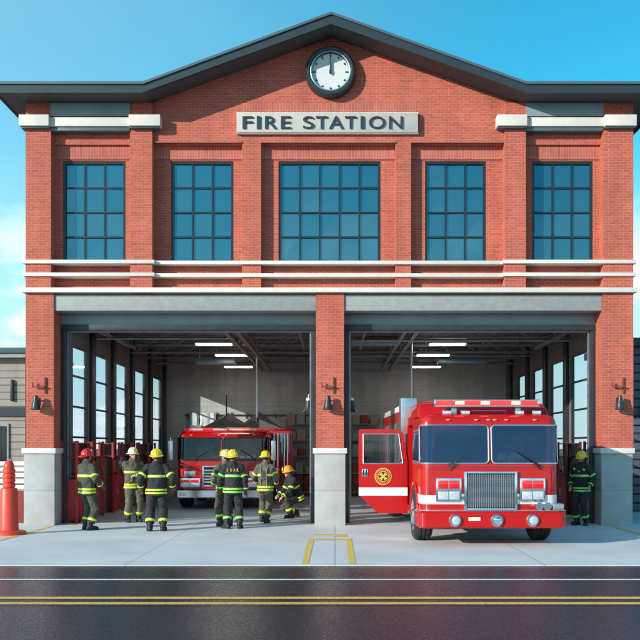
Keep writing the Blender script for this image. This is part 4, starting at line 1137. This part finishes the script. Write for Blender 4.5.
    def wobtube(mb, pts, rs, n=14):
        P = []; Rr = []
        for i in range(len(pts)-1):
            for q in range(5):
                u = q/5; P.append(pts[i].lerp(pts[i+1], u)); Rr.append((rs[i]*(1-u)+rs[i+1]*u)*(1+.05*math.sin(len(P)*2.3+rs[0]*50)))
        P.append(pts[-1]); Rr.append(rs[-1]); mb.tube(P, Rr, n, round_=False)
    for (s,el,wr) in arms:
        e2_ = el.lerp(wr,.93); wobtube(j, [s.lerp(el,-.08), el, e2_], [.092,.080,.066])
        j.ball(el,.078,14,10); j.ball(s,.090,14,10); j.tube([U((0,0,1.455)), s+Vector((0,0,.0))],[.085,.082],14,round_=True)
    j.tube([U((0,.005,1.46)),U((0,.01,1.585))],[.105,.090],18)
    jk = j.build('jacket', cloth, t, remesh=.014, smoothit=3); wrinkle(jk, .013)
    def bandring(zc, hgt, grow, mat, parent, name='reflective_stripe'):
        # interpolate profile
        def at(z):
            for a, b_ in zip(prof, prof[1:]):
                if a[0] <= z <= b_[0]:
                    u = (z-a[0])/(b_[0]-a[0]); return a[1]*(1-u)+b_[1]*u, a[2]*(1-u)+b_[2]*u
            return prof[0][1:]
        m = MB(); rr = []
        for z, gr in ((zc-hgt/2,-.004),(zc-hgt/2,grow+.004),(zc,grow+.005),(zc+hgt/2,grow+.004),(zc+hgt/2,-.004)):
            rx, ry = at(z); rr.append(ring(z, rx+gr, ry+gr, 30, .035))
        m.rings(rr, cap=False); return m.build(name, mat, parent)
    bandring(1.235,.055,.008,stripe,jk); bandring(1.235,.016,.0105,'silver',jk)
    bandring(.930,.045,.009,stripe,jk); bandring(.860,.042,.009,stripe,jk)
    def limbband(a, b_, u, r, w, mat, parent):
        p = a.lerp(b_,u); d = (b_-a).normalized(); MB().tube([p-d*w/2,p-d*w/4,p+d*w/4,p+d*w/2],[r-.01,r,r,r-.01],18).build('reflective_stripe', mat, parent)
    for (s,el,wr) in arms:
        limbband(s,el,.72,.0915,.055,stripe,jk); limbband(el,wr,.80,.078,.04,stripe,jk)
    # pockets / flaps
    for sx in (-1,1):
        for sy in (-1,):
            c = U((sx*.10, sy*.158, 1.02)); m = MB(); u = Rm.to_3x3()
            ex, ez, ey = u@Vector((.055,0,0)), u@Vector((0,0,.065)), u@Vector((0,.012,0))
            m.prism([c-ex-ez+ey, c+ex-ez+ey, c+ex+ez+ey, c-ex+ez+ey], tuple(u@Vector((0,-.022,0)))); m.build('pocket', cloth, jk, bevel=.005)
    # ---- trousers
    p = MB(); p.rings([ring(.80,.165,.135),ring(.90,.175,.145),ring(.98,.17,.14)])
    for (h,kn,an) in legs:
        lo = kn.lerp(an,.86); wobtube(p, [h, kn, lo], [.118,.100,.094]); p.ball(kn,.099,14,10); p.ball(h,.120,14,10)
    tr_ = p.build('trousers', pants, t, remesh=.014, smoothit=3); wrinkle(tr_, .013)
    for (h,kn,an) in legs:
        limbband(kn,an,.66,.104,.065,stripe,tr_)
    # ---- boots
    for k, (h,kn,an) in enumerate(legs):
        d = Vector((toe[k][0],toe[k][1],0)).normalized(); base = Vector((an.x,an.y,an.z-.11)); g = MB()
        g.tube([base+Vector((0,0,.20)), base+Vector((0,0,.07))],[.070,.066],16,round_=False)
        g.tube([base-d*.045+Vector((0,0,.055)), base+d*.08+Vector((0,0,.052)), base+d*.16+Vector((0,0,.045))],[.055,.053,.045],14,round_=True)
        bo = g.build('boot', 'boot', t, remesh=.010, smoothit=2)
        s_ = Vector((-d.y,d.x,0)); z = base.z
        outline = [base-d*.095-s_*.035, base-d*.095+s_*.035, base-d*.02+s_*.052, base+d*.13+s_*.055, base+d*.20+s_*.025, base+d*.20-s_*.025, base+d*.13-s_*.055, base-d*.02-s_*.052]
        MB().prism([(q.x,q.y,z) for q in outline], (0,0,.03)).build('sole', 'rubber', bo)
    # ---- helmet
    g = MB(); rings = []; hp = [(.185,.0,1.0),(.190,.012,1.0),(.118,.022,.0),(.112,.05,0),(.104,.09,0),(.082,.125,0),(.045,.146,0),(.012,.15,0)]
    n = 32
    for r, z, br in hp:
        ring_ = []
        for q in range(n):
            a = 2*PI*q/n; cx_, sy_ = math.cos(a), math.sin(a)
            if br: rr_ = (.142 if br else r); x = .140*cx_; y = (.15 if sy_ < 0 else .205)*sy_; zz = z - .030*max(0,sy_)**1.5 - .012*max(0,-sy_)
            else: x = r*.93*cx_; y = r*1.12*sy_; zz = z
            ring_.append(Hd((x*1.12, (y+.012)*1.12, zz*1.05+.032)))
        rings.append(ring_)
    g.rings(rings); hm = g.build('helmet', helmet, t)
    g = MB()
    for a in (0, PI/4, PI/2, 3*PI/4):
        pts = []
        for q in range(13):
            th = PI*q/12; r = .116; pts.append(Hd((.93*1.12*r*math.cos(th)*math.cos(a), 1.12*(1.12*r*math.cos(th)*math.sin(a)+.012), .055+.142*math.sin(th)**.9)))
        g.tube(pts, .006, 6)
    g.build('ridges', helmet, hm)
    g = MB(); g.prism([Hd((-.035,-.152,.07)),Hd((.035,-.152,.07)),Hd((.045,-.14,.125)),Hd((0,-.12,.19)),Hd((-.045,-.14,.125))], tuple(HR@Vector((0,-.008,0)))); g.build('front_shield', 'gold' if helmet != 'h_red' else 'h_white', hm)
    if extra: extra(t, jk, U, Rm)
    return t

def backtext(t, jk, U, Rm):
    g = MB()
    for k, ch in enumerate('IOAR'):
        text_mesh(g, ch, 0.145-k*.078, .168, 1.335, .070, .012, 0, .03, .016 if ch == 'I' else .048, back=True)
    g.build('back_lettering', 'gold', jk, smooth=False, fixn=False)
def harness(t, jk, U, Rm):
    for sx in (-1,1):
        MB().tube([U((sx*.09,.150,.93)),U((sx*.075,.172,1.15)),U((sx*.08,.168,1.36)),U((sx*.11,.09,1.475))], .02, 8, flat=(1.3,.5)).build('harness_strap', 'silver', jk)
    MB().box(-.07,.07,.155,.20,1.08,1.30).build('back_pack', 'darkolive', jk, bevel=.03)
def shoulder_patches(t, jk, U, Rm):
    for x, z in ((-.14,1.40),(.0,1.34),(.13,1.38)):
        c = U((x,-.135,z)); MB().ball(c,(.036,.022,.036),10,8).build('badge', 'gold', jk)

bk_arm = ((-.31,-.03,.92),(.31,-.03,.92))
person('firefighter in red helmet and dark olive gear seen from behind near the left jamb', (WX(87,-1.33),-1.33,0), R(180-38), 'darkolive', 'darkolive', 'h_red', hands=((-.26,-.20,1.02),(.24,-.25,.98)), scale=.985, feet=((-.15,.03,0),(.13,-.06,0)), toe=((-.3,-1),(.3,-1)), head_yaw=R(12))
person('firefighter in white helmet and olive brown coat standing inside the left bay', (WX(133,.9),.9,.003), R(28), 'olive', 'olive', 'h_white', hands=((.10,-.24,1.13),(-.06,-.27,1.08)), scale=1.0, feet=((-.13,0,0),(.13,-.04,0)), head_yaw=R(8))
person('firefighter in bright yellow helmet, back turned, just right of the white helmeted one', (WX(156.5,-1.6),-1.6,0), R(180+8), 'blackcloth', 'blackcloth', 'h_yellow', hands=((-.33,-.05,.98),(.33,-.05,.98)), scale=.985, girth=1.04, feet=((-.14,.0,0),(.14,.0,0)), toe=((-.25,-1),(.25,-1)))
person('firefighter in yellow helmet and black coat with yellow letters across the back', (WX(233,-.95),-.95,0), R(180+6), 'blackcloth', 'blackcloth', 'h_yellow', 'green', hands=((-.30,-.03,.90),(.31,-.10,.94)), scale=.975, feet=((-.16,.02,0),(.14,.0,0)), toe=((-.3,-1),(.9,-1)), girth=.97, extra=backtext, head_yaw=R(-15))
person('firefighter in tan helmet mostly hidden behind the colleague with yellow back letters', (WX(225.5,-.35),-.35,0), R(180+30), 'olive', 'darkolive', 'h_tan', hands=((-.24,-.22,1.05),(.20,-.24,1.05)), scale=.975, head_pitch=R(-6), head_yaw=R(25))
person('firefighter in yellow helmet and olive gear with back harness, stepping toward the parked engine', (WX(265.5,.75),.75,.003), R(180-12), 'olive', 'olive', 'h_yellow', hands=((-.27,-.10,1.02),(.30,-.22,1.05)), scale=.97, girth=.93, feet=((-.10,.26,0),(.15,-.16,0)), toe=((-.15,-1),(.1,-1)), extra=harness, head_pitch=R(6), head_yaw=R(-10), hipz=.91)
person('firefighter in orange helmet bending forward with hands low, beside the middle pier', (WX(297,2.4),2.4,.003), R(-62), 'blackcloth', 'darkolive', 'h_orange', hands=((-.17,-.42,1.16),(.17,-.46,1.14)), lean=R(22), hipz=.57, feet=((-.16,.06,0),(.16,-.26,0)), scale=.96, glove='skin', head_pitch=R(-12))
person('firefighter in yellow helmet and black coat leaning by the right jamb beside the large engine', (WX(581.5,-.05),-.05,0), R(-42), 'blackcloth', 'blackcloth', 'h_yellow', 'green', hands=((-.27,-.09,.98),(.29,-.12,.98)), scale=.955, feet=((-.12,-.02,0),(.13,0,0)), toe=((-.3,-1),(.3,-1)), extra=shoulder_patches, head_yaw=R(-10), head_pitch=R(12), glove='skin', girth=.94)
# red tool held out by the bending firefighter
t = thing('hose_nozzle', 'small orange red hose nozzle held low by the bending firefighter in the orange helmet', 'nozzle', (WX(278,2.3), 2.2, 1.02))
MB().lathe([(.02,0),(.045,.02),(.05,.10),(.03,.12),(.028,.22),(.05,.26),(.05,.28)], n=18).build('barrel', 'post', t)
MB().tube([(-.06,0,.10),(-.09,0,.16),(-.02,0,.20)], .013, 8).build('bail', 'black', t)

# ------------------------------------------------------------------ world, sun, camera
SUN = Vector((1.3, 1.0, -.5)).normalized()      # direction the light travels
elev = math.asin(-SUN.z); az = math.atan2(-SUN.x, -SUN.y)
w = bpy.data.worlds.new('World'); sc.world = w; w.use_nodes = True; nt = w.node_tree; nt.nodes.clear()
out = N(nt, 'ShaderNodeOutputWorld'); bg = N(nt, 'ShaderNodeBackground'); sky = N(nt, 'ShaderNodeTexSky')
sky.sky_type = 'NISHITA'; sky.sun_disc = False; sky.sun_elevation = elev; sky.sun_rotation = az % (2*PI)
sky.air_density = 1.0; sky.dust_density = .3; sky.ozone_density = 2.0
hs = N(nt, 'ShaderNodeVectorMath', operation='MULTIPLY'); hs.inputs[1].default_value = (.16, .95, .99)
nt.links.new(sky.outputs[0], hs.inputs[0])
tc = N(nt, 'ShaderNodeTexCoord'); sep = N(nt, 'ShaderNodeSeparateXYZ'); nt.links.new(tc.outputs['Generated'], sep.inputs[0])
mp = N(nt, 'ShaderNodeMapping'); mp.inputs['Scale'].default_value = (1, 1, 2.2); mp.inputs['Location'].default_value = (.37, 0, .1); nt.links.new(tc.outputs['Generated'], mp.inputs[0])
nz = N(nt, 'ShaderNodeTexNoise'); nz.inputs['Scale'].default_value = 5.5; nz.inputs['Detail'].default_value = 9; nz.inputs['Roughness'].default_value = .55; nt.links.new(mp.outputs[0], nz.inputs['Vector'])
cr = N(nt, 'ShaderNodeMapRange', interpolation_type='SMOOTHSTEP'); cr.inputs['From Min'].default_value = .47; cr.inputs['From Max'].default_value = .60; nt.links.new(nz.outputs['Fac'], cr.inputs['Value'])
el = N(nt, 'ShaderNodeMapRange', interpolation_type='SMOOTHSTEP'); el.inputs['From Min'].default_value = .27; el.inputs['From Max'].default_value = .17; nt.links.new(sep.outputs['Z'], el.inputs['Value'])
ml = N(nt, 'ShaderNodeMath', operation='MULTIPLY'); nt.links.new(cr.outputs[0], ml.inputs[0]); nt.links.new(el.outputs[0], ml.inputs[1])
ml2 = N(nt, 'ShaderNodeMath', operation='MULTIPLY'); ml2.inputs[1].default_value = .85; nt.links.new(ml.outputs[0], ml2.inputs[0])
mixc = N(nt, 'ShaderNodeMix', data_type='RGBA'); mixc.inputs['B'].default_value = (5.4, 5.9, 6.3, 1)
hz = N(nt, 'ShaderNodeMapRange', interpolation_type='SMOOTHSTEP'); hz.inputs['From Min'].default_value = .34; hz.inputs['From Max'].default_value = .0; hz.inputs['To Max'].default_value = .95; nt.links.new(sep.outputs['Z'], hz.inputs['Value'])
mixh = N(nt, 'ShaderNodeMix', data_type='RGBA'); mixh.inputs['B'].default_value = (3.7, 4.8, 5.3, 1); nt.links.new(hz.outputs[0], mixh.inputs['Factor']); nt.links.new(hs.outputs[0], mixh.inputs['A'])
vl = N(nt, 'ShaderNodeMapRange', interpolation_type='SMOOTHSTEP'); vl.inputs['From Min'].default_value = .25; vl.inputs['From Max'].default_value = -.5; vl.inputs['To Max'].default_value = .42; nt.links.new(sep.outputs['X'], vl.inputs['Value'])
vn = N(nt, 'ShaderNodeTexNoise'); vn.inputs['Scale'].default_value = 2.2; vn.inputs['Detail'].default_value = 7; nt.links.new(mp.outputs[0], vn.inputs['Vector'])
vm = N(nt, 'ShaderNodeMath', operation='MULTIPLY'); nt.links.new(vl.outputs[0], vm.inputs[0]); 
va = N(nt, 'ShaderNodeMath', operation='MULTIPLY_ADD'); va.inputs[1].default_value = 1.0; va.inputs[2].default_value = .4; nt.links.new(vn.outputs['Fac'], va.inputs[0]); nt.links.new(va.outputs[0], vm.inputs[1])
mixv = N(nt, 'ShaderNodeMix', data_type='RGBA'); mixv.inputs['B'].default_value = (2.6, 4.9, 5.9, 1); nt.links.new(vm.outputs[0], mixv.inputs['Factor']); nt.links.new(mixh.outputs['Result'], mixv.inputs['A'])
nt.links.new(ml2.outputs[0], mixc.inputs['Factor']); nt.links.new(mixv.outputs['Result'], mixc.inputs['A'])
nt.links.new(mixc.outputs['Result'], bg.inputs[0]); bg.inputs[1].default_value = .15
nt.links.new(bg.outputs[0], out.inputs[0])
sl = bpy.data.lights.new('sun', 'SUN'); sl.energy = 3.7; sl.angle = R(.55); sl.color = (1, .93, .83)
so = bpy.data.objects.new('sun', sl); C.objects.link(so); so.rotation_euler = SUN.to_track_quat('-Z', 'Y').to_euler(); so.location = (-20,-20,20)

cam = bpy.data.cameras.new('camera'); co = bpy.data.objects.new('camera', cam); C.objects.link(co)
cam.sensor_width = 36; cam.lens = 924/640*36; cam.shift_x = -15/640; cam.shift_y = 127/640; cam.clip_end = 3000
co.location = (0, -22, 1.857); co.rotation_euler = (R(90), 0, 0); sc.camera = co
sc.view_settings.view_transform = 'Standard'; sc.view_settings.look = 'None'; sc.view_settings.gamma = 1; sc.view_settings.exposure = .58
sc.render.resolution_x = sc.render.resolution_y = 1024
for o in bpy.data.objects:
    if 'label' in o and not (4 <= len(o['label'].split()) <= 16): print('LABELLEN', o.name, len(o['label'].split()))
